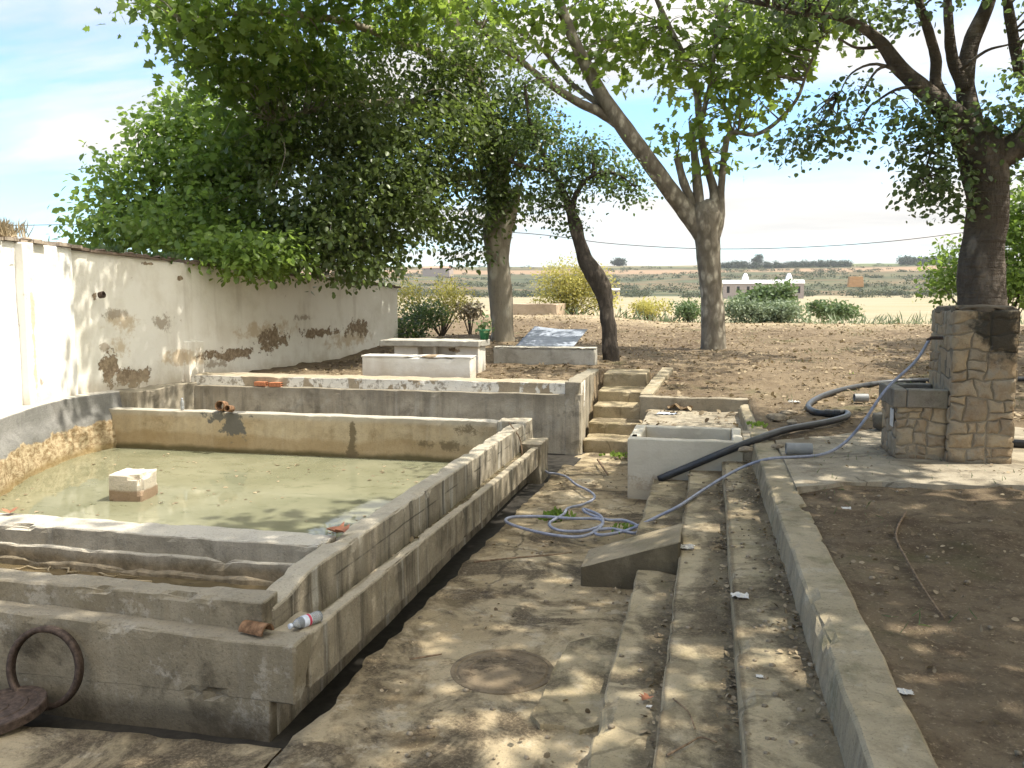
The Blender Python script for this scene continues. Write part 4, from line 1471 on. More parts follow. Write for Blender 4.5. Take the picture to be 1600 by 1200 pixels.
ivyb = [PB(600, 90, 18.5, 130, 70, 1.8, 70), PB(520, 170, 17.2, 120, 80, 1.7, 90), PB(640, 200, 18.2, 130, 90, 1.8, 110), PB(740, 150, 20.0, 80, 110, 1.4, 70), PB(570, 290, 17.2, 120, 80, 1.5, 95), PB(470, 290, 16.4, 90, 90, 1.2, 60),
        PB(500, 380, 16.2, 90, 45, 1.0, 50), PB(590, 370, 17.4, 70, 55, 1.0, 40), PB(690, 310, 19.4, 75, 60, 1.0, 40), PB(785, 260, 20.7, 45, 90, .8, 42), PB(815, 200, 20.6, 50, 60, .9, 26), PB(730, 370, 20.4, 28, 40, .5, 10), PB(775, 315, 20.7, 32, 40, .6, 18), PB(560, 415, 16.6, 60, 22, .7, 16), PB(440, 400, 15.8, 50, 25, .7, 12)]
ic = clumps(ivyb, thr=-.2, nfreq=.8, seed=8, shell=2.6)
twigs(m, np.concatenate([cc[cc[:, 2] < 7.6], ic[::3]]), sk, .013, frac=.7, maxlen=3.2)
m.build('trunk', M['bark_pale'], t2, smooth=True)
foliage_obj('crown', *clump_leaves(cc, 28, .36, .15, TPL_PLANE), M['leaf_plane_bright'], t2)
foliage_obj('ivy', *clump_leaves(ic, 56, .31, .122, TPL_OVAL, hang=.6), M['leaf_ivy'], t2)

# --- broad leafed tree behind the wall
t3 = thing('broad_leaved_tree', 'bright green bushy tree rising behind the white wall on the far left', 'tree', (-11.6, 18, .8))
m = MB(); sk = []
for (ax, ay, k) in ((-.3, -.6, 0), (-.1, .4, 1), (.8, .6, 2), (1.6, -.4, 3)):
    sk += limb(m, [(-11.4 + ax * .15, 17.5 + ay * .2, .5, .14), (-11.4 + ax * .5, 17.5 + ay * .6, 2.2, .1), (-11.4 + ax, 17.5 + ay, 3.6, .06), (-11.4 + ax * 1.2, 17.5 + ay * 1.3, 4.6, .02)], 8)
bl = [PB(190, 355, 15.6, 62, 50, 1.0, 34), PB(250, 300, 16.2, 80, 75, 1.4, 60), PB(320, 220, 17.2, 85, 65, 1.5, 66), PB(300, 350, 15.4, 100, 55, 1.3, 60), PB(385, 290, 16.6, 90, 110, 1.5, 80), PB(270, 190, 17.0, 22, 26, .5, 6), PB(180, 300, 16, 30, 20, .6, 8), PB(430, 200, 18, 80, 70, 1.4, 46), PB(360, 395, 14.4, 60, 22, .5, 24), PB(430, 400, 15.0, 50, 22, .5, 18)]
cc = clumps(bl, thr=-.3, seed=11, shell=2.6)
twigs(m, cc[::3], sk, .016)
m.build('trunk', M['twig'], t3, smooth=True)
foliage_obj('crown', *clump_leaves(cc, 50, .32, .14, TPL_OVAL, hang=.2), M['leaf_fig'], t3)

# --- crooked tree
t4 = thing('crooked_tree', 'small tree with a dark bent trunk between the benches and the stairs', 'tree', (-2.2, 19.6, .85))
m = MB(); sk = []
Y0 = 19.4
sk += limb(m, [LP(957, 585, Y0, 30), LP(954, 555, Y0, 25), LP(950, 510, Y0, 24), LP(944, 465, Y0, 25), LP(934, 435, Y0, 30), LP(915, 405, Y0, 25), LP(905, 375, Y0, 20), LP(897, 345, Y0, 20), LP(888, 320, Y0, 13), LP(876, 290, Y0, 10), LP(855, 255, Y0, 9), LP(838, 220, Y0, 8), LP(826, 180, Y0 - .2, 6), LP(820, 130, Y0 - .3, 4)], 14, .22, seed=4)
sk += limb(m, [LP(892, 330, Y0, 12), LP(902, 300, Y0, 8), LP(925, 275, Y0 - .3, 6), LP(960, 270, Y0 - .5, 4), LP(990, 290, Y0 - .5, 2)], 8)
sk += limb(m, [LP(860, 265, Y0, 9), LP(825, 262, Y0 - .2, 7), LP(795, 250, Y0 - .4, 6)], 8)
bl = [PB(900, 265, Y0, 70, 42, 1.0, 44), PB(860, 300, Y0, 40, 25, .7, 14), PB(960, 275, Y0 - .2, 45, 28, .8, 20), PB(930, 235, Y0, 45, 22, .8, 14), PB(840, 215, Y0, 45, 45, .9, 24), PB(830, 150, Y0, 50, 50, .9, 26), PB(990, 305, Y0, 25, 15, .4, 6), PB(860, 330, Y0, 45, 12, .5, 7), PB(890, 345, Y0 - .2, 20, 20, .3, 5)]
cc = clumps(bl, thr=-.35, seed=14)
twigs(m, cc[::2], sk, .012)
m.build('trunk', M['bark_dark'], t4, smooth=True)
foliage_obj('crown', *clump_leaves(cc, 40, .25, .095, TPL_OVAL, hang=.4), M['leaf_small'], t4)

# --- tree behind the fountain
t5 = thing('gnarled_tree', 'thick gnarled tree with spreading bare limbs right behind the stone fountain', 'tree', (3.4, 12.8, .6))
m = MB(); sk = []
Y0 = 12.9
sk += limb(m, [LP(1528, 640, Y0, 88), LP(1530, 520, Y0, 76), LP(1533, 460, Y0, 68), LP(1531, 410, Y0, 66), LP(1540, 360, Y0, 60), LP(1544, 310, Y0, 60), LP(1540, 265, Y0, 66), LP(1536, 235, Y0, 70), LP(1528, 205, Y0, 50)], 18, .16, seed=7)
sk += limb(m, [LP(1528, 240, Y0, 60), LP(1500, 195, Y0, 44), LP(1470, 165, Y0 - .1, 32), LP(1440, 138, Y0 - .2, 26), LP(1405, 105, Y0 - .3, 22), LP(1375, 65, Y0 - .4, 17), LP(1340, 38, Y0 - .5, 13), LP(1300, 25, Y0 - .6, 10), LP(1250, 22, Y0 - .8, 7), LP(1200, 10, Y0 - 1, 5)], 12, .16)
sk += limb(m, [LP(1480, 170, Y0, 26), LP(1462, 130, Y0 - .1, 18), LP(1462, 90, Y0 - .2, 16), LP(1448, 40, Y0 - .3, 14), LP(1430, -20, Y0 - .4, 11), LP(1410, -120, Y0 - .5, 6)], 10, .14)
sk += limb(m, [LP(1520, 215, Y0, 46), LP(1512, 165, Y0 + .1, 32), LP(1508, 120, Y0 + .1, 26), LP(1520, 60, Y0 + .2, 24), LP(1545, 0, Y0 + .2, 20), LP(1560, -90, Y0 + .2, 12)], 11, .16)
sk += limb(m, [LP(1506, 140, Y0, 20), LP(1488, 90, Y0, 17), LP(1482, 30, Y0, 14), LP(1478, -60, Y0, 9)], 10)
sk += limb(m, [LP(1545, 245, Y0, 50), LP(1575, 235, Y0 - .1, 42), LP(1610, 210, Y0 - .2, 36), LP(1650, 160, Y0 - .3, 28), LP(1690, 60, Y0 - .4, 20), LP(1720, -80, Y0 - .5, 12)], 12, .16)
sk += limb(m, [LP(1592, 110, Y0 + .4, 16), LP(1582, 50, Y0 + .4, 16), LP(1572, -10, Y0 + .4, 13)], 9)
for q in ([(1420, 120), (1370, 100), (1330, 115), (1310, 150)], [(1400, 100), (1370, 110), (1345, 150)], [(1440, 135), (1400, 140), (1360, 165)], [(1380, 72), (1340, 75), (1310, 60)], [(1500, 110), (1540, 80), (1575, 70)], [(1505, 200), (1460, 230), (1445, 270)]):
    sk += limb(m, [LP(a, b, Y0 - .3 - .1 * i, 6 - 1.5 * i) for i, (a, b) in enumerate(q)], 6, 0, 4)
bl = [PB(1245, 225, Y0 - .8, 45, 28, .5, 13), PB(1310, 200, Y0 - .7, 42, 32, .6, 11), PB(1345, 150, Y0 - .6, 35, 30, .5, 6), PB(1450, 215, Y0 - .4, 50, 55, .5, 30), PB(1465, 285, Y0 - .3, 42, 40, .5, 24), PB(1485, 320, Y0 - .3, 18, 20, .3, 5), PB(1420, 175, Y0 - .4, 40, 20, .4, 6), PB(1570, 185, Y0 - .2, 45, 40, .5, 16), PB(1400, 10, Y0 - .4, 60, 35, .8, 16), PB(1520, 0, Y0, 80, 35, .8, 10), PB(1270, 10, Y0 - .8, 90, 35, .8, 18), PB(1585, 260, Y0, 25, 25, .4, 5),
      PB(1500, -120, Y0, 260, 90, 2.2, 90), PB(1250, -80, Y0 - 1, 180, 70, 1.6, 60), PB(1700, 20, Y0, 120, 160, 1.6, 60)]
cc = clumps(bl, thr=-.35, seed=17)
twigs(m, cc[::2], sk, .011)
m.build('trunk', M['bark_right'], t5, smooth=True)
foliage_obj('crown', *clump_leaves(cc, 27, .2, .075, TPL_ROUND, hang=.6), M['leaf_poplar'], t5)

# --- trees standing out of the frame to the right and behind, whose crowns shade the steps and the pool
def shade_tree(x, y, label, blobs, seed, per=26):
    t = thing('plane_tree', label, 'tree', (x, y, .5))
    b_ = MB(); s_ = limb(b_, [(x, y, .2, .36), (x, y, 1.6, .3), (x - .1, y + .1, 3.2, .28), (x - .2, y + .1, 4.6, .24), (x - .5, y + .2, 6.2, .16)], 14, .12)
    for c, r, n_ in blobs:
        s_ += limb(b_, [(x - .1, y + .1, 3.6, .16), ((x + c[0]) / 2, (y + c[1]) / 2, 3.6 + (c[2] - 3.6) * .6, .1), (c[0], c[1], c[2], .04)], 8)
    c_ = clumps(blobs, thr=-.12, nfreq=.5, seed=seed)
    twigs(b_, c_[::2], s_, .016)
    b_.build('trunk', M['bark_plane'], t, smooth=True)
    foliage_obj('crown', *clump_leaves(c_, per, .42, .23, TPL_PLANE), M['leaf_plane'], t)


shade_tree(6.4, 6.2, 'plane tree standing beyond the right edge, its crown shading the steps', [((4.5, 7.0, 8.2), (2.6, 2.6, 1.0), 85), ((2.2, 8.6, 8.6), (2.4, 2.2, .9), 75), ((4.8, 3.6, 8.0), (2.6, 2.4, 1.0), 80), ((1.6, 5.2, 8.8), (2.3, 2.4, .9), 75), ((7.6, 6.6, 8.4), (2.4, 2.8, 1.1), 60), ((4.6, 10.4, 8.6), (2.6, 1.8, .9), 60)], 21)
shade_tree(4.6, -1.8, 'plane tree standing behind the viewer, its crown shading the near pavement', [((3.4, 1.6, 7.4), (2.6, 2.2, 1.0), 75), ((.6, 2.2, 7.6), (2.4, 2.2, .9), 75), ((2.6, -.8, 7.4), (2.6, 2.0, 1.0), 50)], 24)

shade_tree(10.6, 22.5, 'added plane tree out of view beyond the right edge, its crown shading the bare ground', [((10.4, 22, 8.6), (2.7, 3.2, 1.1), 90), ((10.6, 26, 8.8), (2.7, 2.6, 1.1), 70), ((9.6, 17.6, 8.2), (2.5, 2.6, 1.0), 70)], 27, 22)  # tree out of view, put in to cast shade on the ground

# --- shrubs
def shrub(name, label, cat, blobs, per, clr, size, tpl, mat, base, seed, stems=6, group=None, thr=-.3):
    t = thing(name, label, cat, tuple(base), group)
    c_ = clumps(blobs, thr=thr, nfreq=.9, seed=seed, shell=2.2)
    b_ = MB()
    for c in c_[:: max(1, len(c_) // stems)]:
        a = Vector(base); q = Vector(c)
        pts = smooth_path([(*a, .025), (*(a.lerp(q, .5) + Vector((0, 0, .12))), .015), (*q, .006)], 4)
        b_.tube([p[:3] for p in pts], [float(p[3]) for p in pts], 5)
    b_.build('stems', M['twig'], t, smooth=True)
    foliage_obj('foliage', *clump_leaves(c_, per, clr, size, tpl, flat=.8, hang=-.4), mat, t)
    return t


def gp(px, py, y):
    p = pY(px, py, y)
    return (p.x, p.y, g(p.x, p.y) if y < 60 else far_z(p.x, p.y))


shrub('broom_bush', 'large yellow flowering broom bush behind the crooked tree', 'bush', [PB(875, 445, 37, 35, 30, 1.0, 50), PB(915, 450, 37, 45, 30, 1.0, 55), PB(895, 425, 37, 30, 18, .8, 22), PB(950, 468, 37, 22, 20, .8, 16), PB(890, 480, 36.6, 60, 18, 1.0, 40)], 48, .3, .12, TPL_DIAM, M['leaf_broom'], gp(892, 490, 37), 31, 24, thr=-.1)
shrub('broom_bush', 'yellow broom bush at the far end of the white wall', 'bush', [PB(655, 468, 24.5, 28, 22, .6, 24), PB(690, 465, 25, 35, 24, .7, 30), PB(715, 480, 25, 25, 18, .6, 16)], 46, .24, .09, TPL_DIAM, M['leaf_broom'], gp(690, 500, 25), 33, 16, thr=-.1)
shrub('dark_bush', 'dark green shrub in shade against the end of the white wall', 'bush', [PB(660, 493, 22.8, 40, 16, .6, 30), PB(640, 515, 22, 32, 14, .5, 18), PB(625, 530, 21.6, 25, 12, .3, 9)], 60, .16, .1, TPL_DIAM, M['leaf_small'], gp(650, 515, 22.6), 35, 10)
shrub('sage_bush', 'low grey green feathery bush on the crest right of the central trunk', 'bush', [PB(1190, 487, 36, 55, 11, 1.0, 50), PB(1160, 482, 36, 25, 11, .8, 20), PB(1225, 488, 35.6, 30, 10, .8, 22)], 60, .2, .14, TPL_DIAM, M['leaf_grey'], gp(1190, 498, 36), 37, 16)
shrub('round_bush', 'dark green bush behind the grey feathery one, in front of the long white barn', 'bush', [PB(1180, 472, 48, 30, 12, 1.2, 26), PB(1212, 466, 48, 30, 18, 1.2, 34), PB(1200, 482, 47.5, 40, 12, 1.0, 24)], 70, .32, .2, TPL_OVAL, M['leaf_shrub'], gp(1200, 490, 48), 39, 12)
shrub('low_bush', 'small green bush left of the central plane trunk on the crest', 'bush', [PB(1076, 484, 36, 24, 10, .7, 22)], 60, .18, .13, TPL_DIAM, M['leaf_shrub'], gp(1076, 494, 36), 41, 8)
shrub('low_bush', 'small yellowish bush on the crest beside the large broom', 'bush', [PB(1015, 482, 37, 30, 9, .8, 24)], 60, .18, .13, TPL_DIAM, M['leaf_broom'], gp(1015, 492, 37), 43, 8)
shrub('low_bush', 'round green bush standing alone at the edge of the golden field', 'bush', [PB(1290, 484, 52, 22, 10, 1, 20), PB(1312, 488, 52, 22, 9, 1, 18)], 60, .25, .18, TPL_OVAL, M['leaf_shrub'], gp(1300, 496, 52), 45, 8)
shrub('leafy_bush', 'tall leafy bush beyond the gnarled trunk at the right edge', 'bush', [PB(1590, 350, 19, 45, 55, 1.0, 60), PB(1600, 430, 18.5, 55, 45, 1.0, 60), PB(1490, 440, 20, 28, 22, .6, 22), PB(1500, 400, 20, 20, 16, .5, 9), PB(1630, 310, 19, 30, 40, .8, 20)], 40, .26, .105, TPL_OVAL, M['leaf_fig'], (5.6, 18.8, .9), 47, 20)
shrub('dry_brush_pile', 'heap of dry cut branches and dead leaves beside the pale trunk', 'brush pile', [PB(735, 487, 24.5, 22, 7, .5, 16)], 34, .15, .1, TPL_OVAL, M['leaf_heap'], gp(735, 495, 24.5), 49, 5)

# ------------------------------------------------------------------ grass tufts and weeds
def tuft(name, label, cat, base, n, h, spread, mat, tpl=TPL_BLADE, group=None, hor=.35):
    c = np.array(base)[None, :] + rng.normal(size=(n, 3)) * np.array([spread, spread, 0])
    up = np.array([0, 0, 1]) + rng.normal(size=(n, 3)) * hor
    nrm = rng.normal(size=(n, 3)) * np.array([1, 1, .2])
    o = foliage_obj(name, *leaves(c, nrm, h * (.5 + .7 * rng.random(n)), tpl, up_dirs=up), mat)
    return tag(o, label, cat, group)


def weed(label, px, py, z, n, h, spread, mat='leaf_fig', name='weed'):
    p = pZ(px, py, z)
    return tuft(name, label, 'weed', (p.x, p.y, z), n, h, spread, M[mat], TPL_OVAL, hor=.7)


weed('small green weed growing beside the coiled hose', 868, 808, -.05, 110, .075, .07)
weed('low green weed under the hose on the first long step', 975, 828, .0, 60, .045, .09)
weed('green weed at the foot of the stairs', 965, 712, -.15, 50, .07, .1)
weed('little green tuft alone on the bare ground left of the fountain', 1328, 590, .72, 50, .1, .07)
weed('green weed beside the kerb corner behind the basin', 1180, 665, .6, 40, .06, .06)
for i, (u, n_) in enumerate([(8.7, 130), (9.0, 200), (9.35, 240), (9.7, 220), (10.0, 130)]):
    x = -8.3 - (u - 3.5) / 7.8 * 1.06 - .12
    tuft('dry_grass', 'tufts of dry straw coloured grass growing on top of the white wall', 'grass', (x, u, 3.1), n_, .24, .1, M['straw'], group='dry grass on the wall top', hor=.3)
for i, u in enumerate([12.2, 13.4, 14.8, 15.4]):
    x = -9.42 + (u - 11.3) / 10.1 * 1.47 - .12
    tuft('wall_weed', 'low green weeds rooted along the tile coping under the trees', 'weed', (x, u, 3.05 - (u - 11.3) * .047), 90, .13, .14, M['leaf_small'], TPL_OVAL, 'weeds along the wall coping', .8)


def ground_grass():
    """sparse grass in the right hand soil"""
    N = 3500
    xs = rng.uniform(1.0, 9, N * 3); ys = rng.uniform(3, 34, N * 3)
    keep = [i for i in range(N * 3) if nz((xs[i], ys[i], 0), .55, 12) > .22][:N]
    c = np.array([[xs[i], ys[i], g(xs[i], ys[i])] for i in keep])
    up = np.array([0, 0, 1]) + rng.normal(size=c.shape) * .5
    o = foliage_obj('grass', *leaves(c, rng.normal(size=c.shape), .07 * (.5 + rng.random(len(c))), TPL_BLADE, up_dirs=up), M['leaf_shrub'])
    tag(o, 'thin sparse grass in the bare soil on the right', 'grass', kind='stuff')


ground_grass()


def litter():
    P = []
    def put(x, y, z): P.append((x, y, z + .012))
    n = 0
    while n < 15000:
        x, y = U(.86, 9.5), 2.5 + 32 * random.random() ** 1.25
        if nz((x, y, 0), .8, 4) + .4 * nz((x, y, 0), 3, 2) < U(-.5, .3): continue
        put(x, y, max(g(x, y), .6 if (9.0 < y < 10.9 and x > 1.1) else -9)); n += 1
    n = 0
    while n < 10000:
        x, y = U(-8, 1.0), U(14.1, 35)
        if pit(x, y) or (-2.5 < x < -.8 and y < 17.4): continue
        put(x, y, g(x, y)); n += 1
    for (x0, x1, z, y1, k) in ((-.3, -.2, .13, 6.6, 200), (.04, .19, .25, 9.6, 600), (.38, .57, .37, 11.4, 800), (-.5, .6, .42, 14.4, 0)):
        for i in range(k):
            y = U(3, y1)
            x = x1 - abs(random.gauss(0, (x1 - x0) * .45))
            if nz((0, y, 0), 1.1, z * 20) < U(-.4, .2): continue
            put(max(x, x0 - .08), y, z)
    for i in range(500):
        x, y = U(-1.1, .6), U(11.6, 14.4)
        if nz((x, y, 0), 1.3, 3) > -.05: put(x, y, .42)
    for i in range(1100):
        x, y = U(-2.0, -.5), U(3.0, 13.4)
        if nz((x, y, 0), .9, 7) > .02: put(x, y, floor_z(y) + .01)
    for i in range(150):
        put(U(-1.9, -1.2), U(14, 17), [0, .19, .4, .6][min(3, int(U(0, 4)))] if False else -9)
    P2 = np.array([p for p in P if p[2] > -1])
    N = len(P2)
    nrm = rng.normal(size=(N, 3)) * .45 + np.array([0, 0, 1])
    # far leaves a little larger than near ones: whole dry plane leaves; near the path they are crumbs
    size = np.where(P2[:, 1] > 12, .075, .032) * (.3 + 1.3 * rng.random(N) ** 2)
    o = foliage_obj('leaf_litter', *leaves(P2, nrm, size, TPL_OVAL), M['litter'])
    tag(o, 'dry fallen leaves and crumbs scattered over soil and steps', 'leaf litter', kind='stuff')
    m = MB()
    for i in range(900):
        k = random.random()
        if k < .6:
            x, y = U(1, 7), U(3, 20); z = g(x, y)
        elif k < .8:
            x, y = U(-2, .0), U(3, 12); z = floor_z(y)
            if x > -.5: z = .13 if x < -.2 else .25
        else:
            x, y = U(.2, .6), U(3, 11); z = .37
        m.rock((x, y, z + .004), U(.006, .02), i * .7, 1.2, 1, .7, 3, 5)
    tag(m.build('pebbles', M['stone'], smooth=True), 'small pale pebbles strewn over soil and steps', 'pebbles', kind='stuff')


litter()

# ------------------------------------------------------------------ loose objects
# hoop and lid
hp = pY(70, 1040, 4.12)
m = MB()
Rm = (Matrix.Rotation(R(3), 3, 'Z') @ Matrix.Rotation(R(80), 3, 'X'))
Rr = .228
m.lathe([(Rr - .022, -.018), (Rr - .006, -.024), (Rr + .012, -.02), (Rr + .008, 0), (Rr + .012, .02), (Rr - .006, .024), (Rr - .022, .018), (Rr - .016, 0)], (hp.x, 4.12, Rr - .085), Rm, 48, closed=True)
tag(m.build('iron_hoop', M['rust'], smooth=True), 'rusty iron hoop leaning against the front wall of the pool', 'hoop')
lp = pZ(-2, 1107, .0)
m = MB()
m.lathe([(0, .05), (.05, .05), (.055, .044), (.13, .044), (.135, .05), (.15, .05), (.155, .044), (.2, .044), (.205, .052), (.245, .052), (.25, .045), (.25, .0), (0, 0)], (lp.x, lp.y, -.045), (Matrix.Rotation(R(-5), 3, 'Y') @ Matrix.Rotation(R(4), 3, 'X')), 48)
tag(m.build('manhole_cover', M['rust'], smooth=False), 'round rusty iron manhole cover lying on the pavement by the hoop', 'manhole cover')
dc = pZ(785, 1048, 0.0)
m = MB(); m.lathe([(0, .006), (.1, .006), (.105, .003), (.2, .003), (.205, .007), (.27, .007), (.28, 0), (.29, 0), (.295, .006), (.32, .004), (.33, -.03)], (dc.x, dc.y, .002), None, 48)
tag(m.build('drain_cover', concrete('soil_covered_iron', (.2, .155, .1), (.14, .105, .065), dark=(.1, .072, .04), dk=.7, seed=20, litter=.8)), 'round earth covered drain cover set in the walkway', 'drain cover')

# roof tile on the trough corner
m = MB()
c = pY(399, 990, 4.33)
pr = []
nA = 12
vs = []
for s, rr in ((0, .05), (1, .055)):
    for inner in (0, 1):
        for i in range(nA + 1):
            a = math.pi * i / nA
            r_ = rr - .013 * inner
            vs.append((c.x - .08 + s * .17, c.y + math.cos(a) * r_, .395 + math.sin(a) * r_ + 0.003 * inner))
k = nA + 1
fs = []
for i in range(nA):
    fs += [(i, i + 1, 2 * k + i + 1, 2 * k + i), (k + i + 1, k + i, 3 * k + i, 3 * k + i + 1), (i + 1, i, k + i, k + i + 1), (2 * k + i, 2 * k + i + 1, 3 * k + i + 1, 3 * k + i)]
fs += [(0, 2 * k, 3 * k, k), (nA, k + nA, 3 * k + nA, 2 * k + nA)]
m.add(vs, fs)
o = m.build('roof_tile', M['terracotta'], smooth=False)
o.rotation_euler = (0, 0, R(-12))
tag(o, 'broken curved terracotta roof tile on the near corner of the pool', 'roof tile')

# bottles
t = NT('clear_bottle_plastic')
t.done((.75, .8, .85), .12, None, .5)
t.b.inputs['Transmission Weight'].default_value = .75
t.b.inputs['IOR'].default_value = 1.2
M['pet'] = t.m
M['red_label'] = simple('red_white_label', (.5, .06, .1), .5)
M['white_label'] = simple('pale_label', (.62, .66, .74), .5)


def bottle(label, loc, rot, sc, lab=True):
    b = thing('plastic_bottle', label, 'bottle', loc)
    b_ = MB(); b_.lathe([(0, 0), (.028, 0), (.032, .006), (.032, .06), (.03, .065), (.032, .07), (.032, .14), (.026, .165), (.014, .185), (.012, .2), (0, .2)], (0, 0, 0), None, 20)
    q = b_.build('bottle_body', M['pet'], None, smooth=True)
    q.location = (0, 0, 0); q.parent = b
    q.data.transform(Matrix.Translation(Vector((0, 0, 0))))
    c_ = MB(); c_.lathe([(0, .0), (.015, .0), (.015, .016), (0, .016)], (0, 0, 0), None, 14)
    q = c_.build('cap', M['white_label'], None); q.parent = b; q.location = (0, 0, .197)
    if lab:
        l_ = MB(); l_.lathe([(.0325, 0), (.0335, .002), (.0335, .05), (.0325, .052)], (0, 0, 0), None, 20)
        q = l_.build('label_band', M['white_label'], None, smooth=True); q.parent = b; q.location = (0, 0, .075)
        l_ = MB(); l_.lathe([(.0337, 0), (.0343, .002), (.0343, .014), (.0337, .016)], (0, 0, 0), None, 20)
        lb = q
        q = l_.build('label_stripe', M['red_label'], None, smooth=True); q.parent = lb; q.location = (0, 0, .003)
    b.rotation_euler = rot
    b.scale = (sc, sc, sc)
    return b


b0, b1 = pZ(500, 962, .4), pZ(452, 979, .4)
bottle('clear plastic bottle with a red stripe lying in the trough end', tuple(b0), (b1 - b0).to_track_quat('Z', 'Y').to_euler(), (b1 - b0).length / .213)
bottle('tiny clear plastic bottle standing on the far back wall of the pool', (pY(285, 637, 11.72).x, 11.72, .565), (0, 0, 0), .85, False)

# bricks on the ledge
for i, (px, lab) in enumerate(((409, 'red hollow brick on the wall ledge, the left one of two'), (432, 'red hollow brick on the wall ledge, the right one of two'))):
    q = pY(px, 612, 13.46)
    m = MB()
    w, d, h = .11, .055, .075
    m.rbox(-w, w, -d, -d + .012, 0, h, .03, .002, .006, e=.004, seed=i)
    m.rbox(-w, w, d - .012, d, 0, h, .03, .002, .006, e=.004, seed=i + 1)
    for z in (.0, h / 2 - .005, h - .01):
        m.rbox(-w + .001, w - .001, -d + .012, d - .012, z, z + .01, .05, 0, 0, e=.003)
    o = m.build('hollow_brick', M['brick'])
    o.location = (q.x, 13.45, .765 if i == 0 else .76)
    o.rotation_euler = (0, 0, R(-4 if i == 0 else 3))
    tag(o, lab, 'brick', 'hollow bricks on the ledge')
# ledge strip carrying the bricks
# broken clay pots on the back wall
for px, lab, s in ((352, 'taller broken clay pipe end on the back wall of the pool', 1.0), (367, 'small dark clay pipe end on the back wall of the pool', .65)):
    q = pY(px, 640, 11.72)
    m = MB()
    m.lathe([(.062 * s, 0), (.078 * s, .02), (.078 * s, .16), (.064 * s, .16), (.06 * s, .02)], (q.x, 11.72 if s == 1 else 11.66,   .56 + .078 * s), Matrix.Rotation(R(80), 3, 'X'), 18, closed=True)
    tag(m.build('clay_pipe', M['terracotta'], smooth=True), lab, 'clay pipe')

# flower pot on the table
fp = thing('flower_pot', 'small green plastic pot with a sprig standing on the concrete table', 'flower pot', (pY(757, 535, 16.5).x, 16.5, 1.45))
m = MB(); m.lathe([(0, 0), (.08, 0), (.11, .17), (.125, .17), (.125, .2), (.1, .2), (.09, .15), (0, .15)], (fp.location.x, 16.5, 1.452), None, 20)
m.build('pot', M['green_pot'], fp, smooth=True)
c = np.array([[fp.location.x, 16.5, 1.62]]) + rng.normal(size=(60, 3)) * np.array([.09, .09, .09]) + np.array([0, 0, .12])
foliage_obj('sprig', *leaves(c, rng.normal(size=(60, 3)), .07 * (.6 + rng.random(60)), TPL_OVAL), M['leaf_shrub'], fp)

# hoses and pipes
def hose(name, label, cat, pts, r, mat, sides=8, k=8):
    sp = smooth_path(pts, k)
    b_ = MB(); b_.tube(sp, r, sides)
    return tag(b_.build(name, mat, smooth=True), label, cat)


def zz(px, py, z):
    return tuple(pZ(px, py, z))


H_ = [(2.28, 9.95, 1.84), tuple(pY(1430, 565, 9.85)), tuple(pY(1385, 608, 9.72)), tuple(pY(1352, 655, 9.7)), tuple(pY(1322, 690, 9.8)), zz(1288, 709, .63), zz(1240, 714, .615), zz(1200, 717, .6), zz(1165, 728, .5), zz(1130, 746, .4), zz(1095, 768, .29), zz(1062, 790, .26), zz(1030, 806, .16), zz(1005, 818, .1), zz(975, 830, .02), zz(940, 836, .015), zz(928, 830, .015), zz(955, 826, .03),
      zz(992, 833, .02), zz(996, 822, .03), zz(975, 813, .02), zz(948, 812, .02), zz(918, 802, .03), zz(912, 795, .03), zz(938, 806, .04), zz(940, 822, .03), zz(915, 837, .015), zz(880, 838, .015), zz(830, 829, .01), zz(792, 816, .01), zz(800, 808, .01), zz(850, 807, .02),
      zz(890, 810, .04), zz(935, 811, .03), zz(940, 820, .03), zz(915, 829, .02), zz(875, 829, .015), zz(858, 818, .02), zz(880, 804, .03), zz(888, 794, .03), zz(912, 788, .0), zz(929, 778, -.03), zz(922, 768, -.04), zz(900, 757, -.06), zz(885, 745, -.08), zz(868, 740, -.08), zz(855, 738, -.08), zz(846, 728, -.1)]
hose('garden_hose', 'long grey blue hose running from the fountain to coils on the walkway', 'hose', H_, .0155, M['hose_blue'], 8, 6)
B_ = [zz(1720, 594, .86), zz(1600, 592, .84), zz(1500, 594, .82), zz(1420, 595, .8), zz(1372, 599, .77), zz(1320, 608, .73), zz(1282, 620, .68), zz(1263, 634, .66), zz(1275, 644, .66), zz(1300, 646, .66), zz(1322, 645, .66), zz(1322, 651, .66), zz(1290, 660, .66), zz(1230, 671, .66), zz(1190, 684, .63), tuple(pY(1140, 703, 10.24)), tuple(pY(1080, 728, 10.24)), tuple(pY(1029, 749, 10.24))]
hose('black_pipe', 'thick black water pipe curling over the ground and down over the steps', 'pipe', B_, .044, M['pipe_black'], 12, 8)
m = MB(); q = pZ(1300, 646, .66)
m.lathe([(.045, -.1), (.058, -.1), (.058, -.03), (.052, -.025), (.052, .025), (.058, .03), (.058, .1), (.045, .1)], q, Matrix.Rotation(R(90), 3, 'Y'), 16)
tag(m.build('pipe_coupling', M['pipe_black'], smooth=False), 'ribbed black coupling joining two lengths of the thick pipe', 'coupling')
for a, b_, y_, r_, lab in (((1565, 552), (1720, 558), 11.6, .07, 'grey pipe jutting out to the right of the fountain, the topmost one'), ((1560, 690), (1720, 700), 11.0, .05, 'dark pipe lying on the ground to the right of the fountain')):
    p, q = (pZ(*a, .9), pZ(*b_, .9)) if 'topmost' in lab else (pZ(1560, 692, .64), pZ(1720, 700, .64))
    m = MB(); m.tube([p, p.lerp(q, .5), q], r_, 12)
    tag(m.build('side_pipe', M['pvc'] if 'grey' in lab else M['pipe_black'], smooth=True), lab, 'pipe')


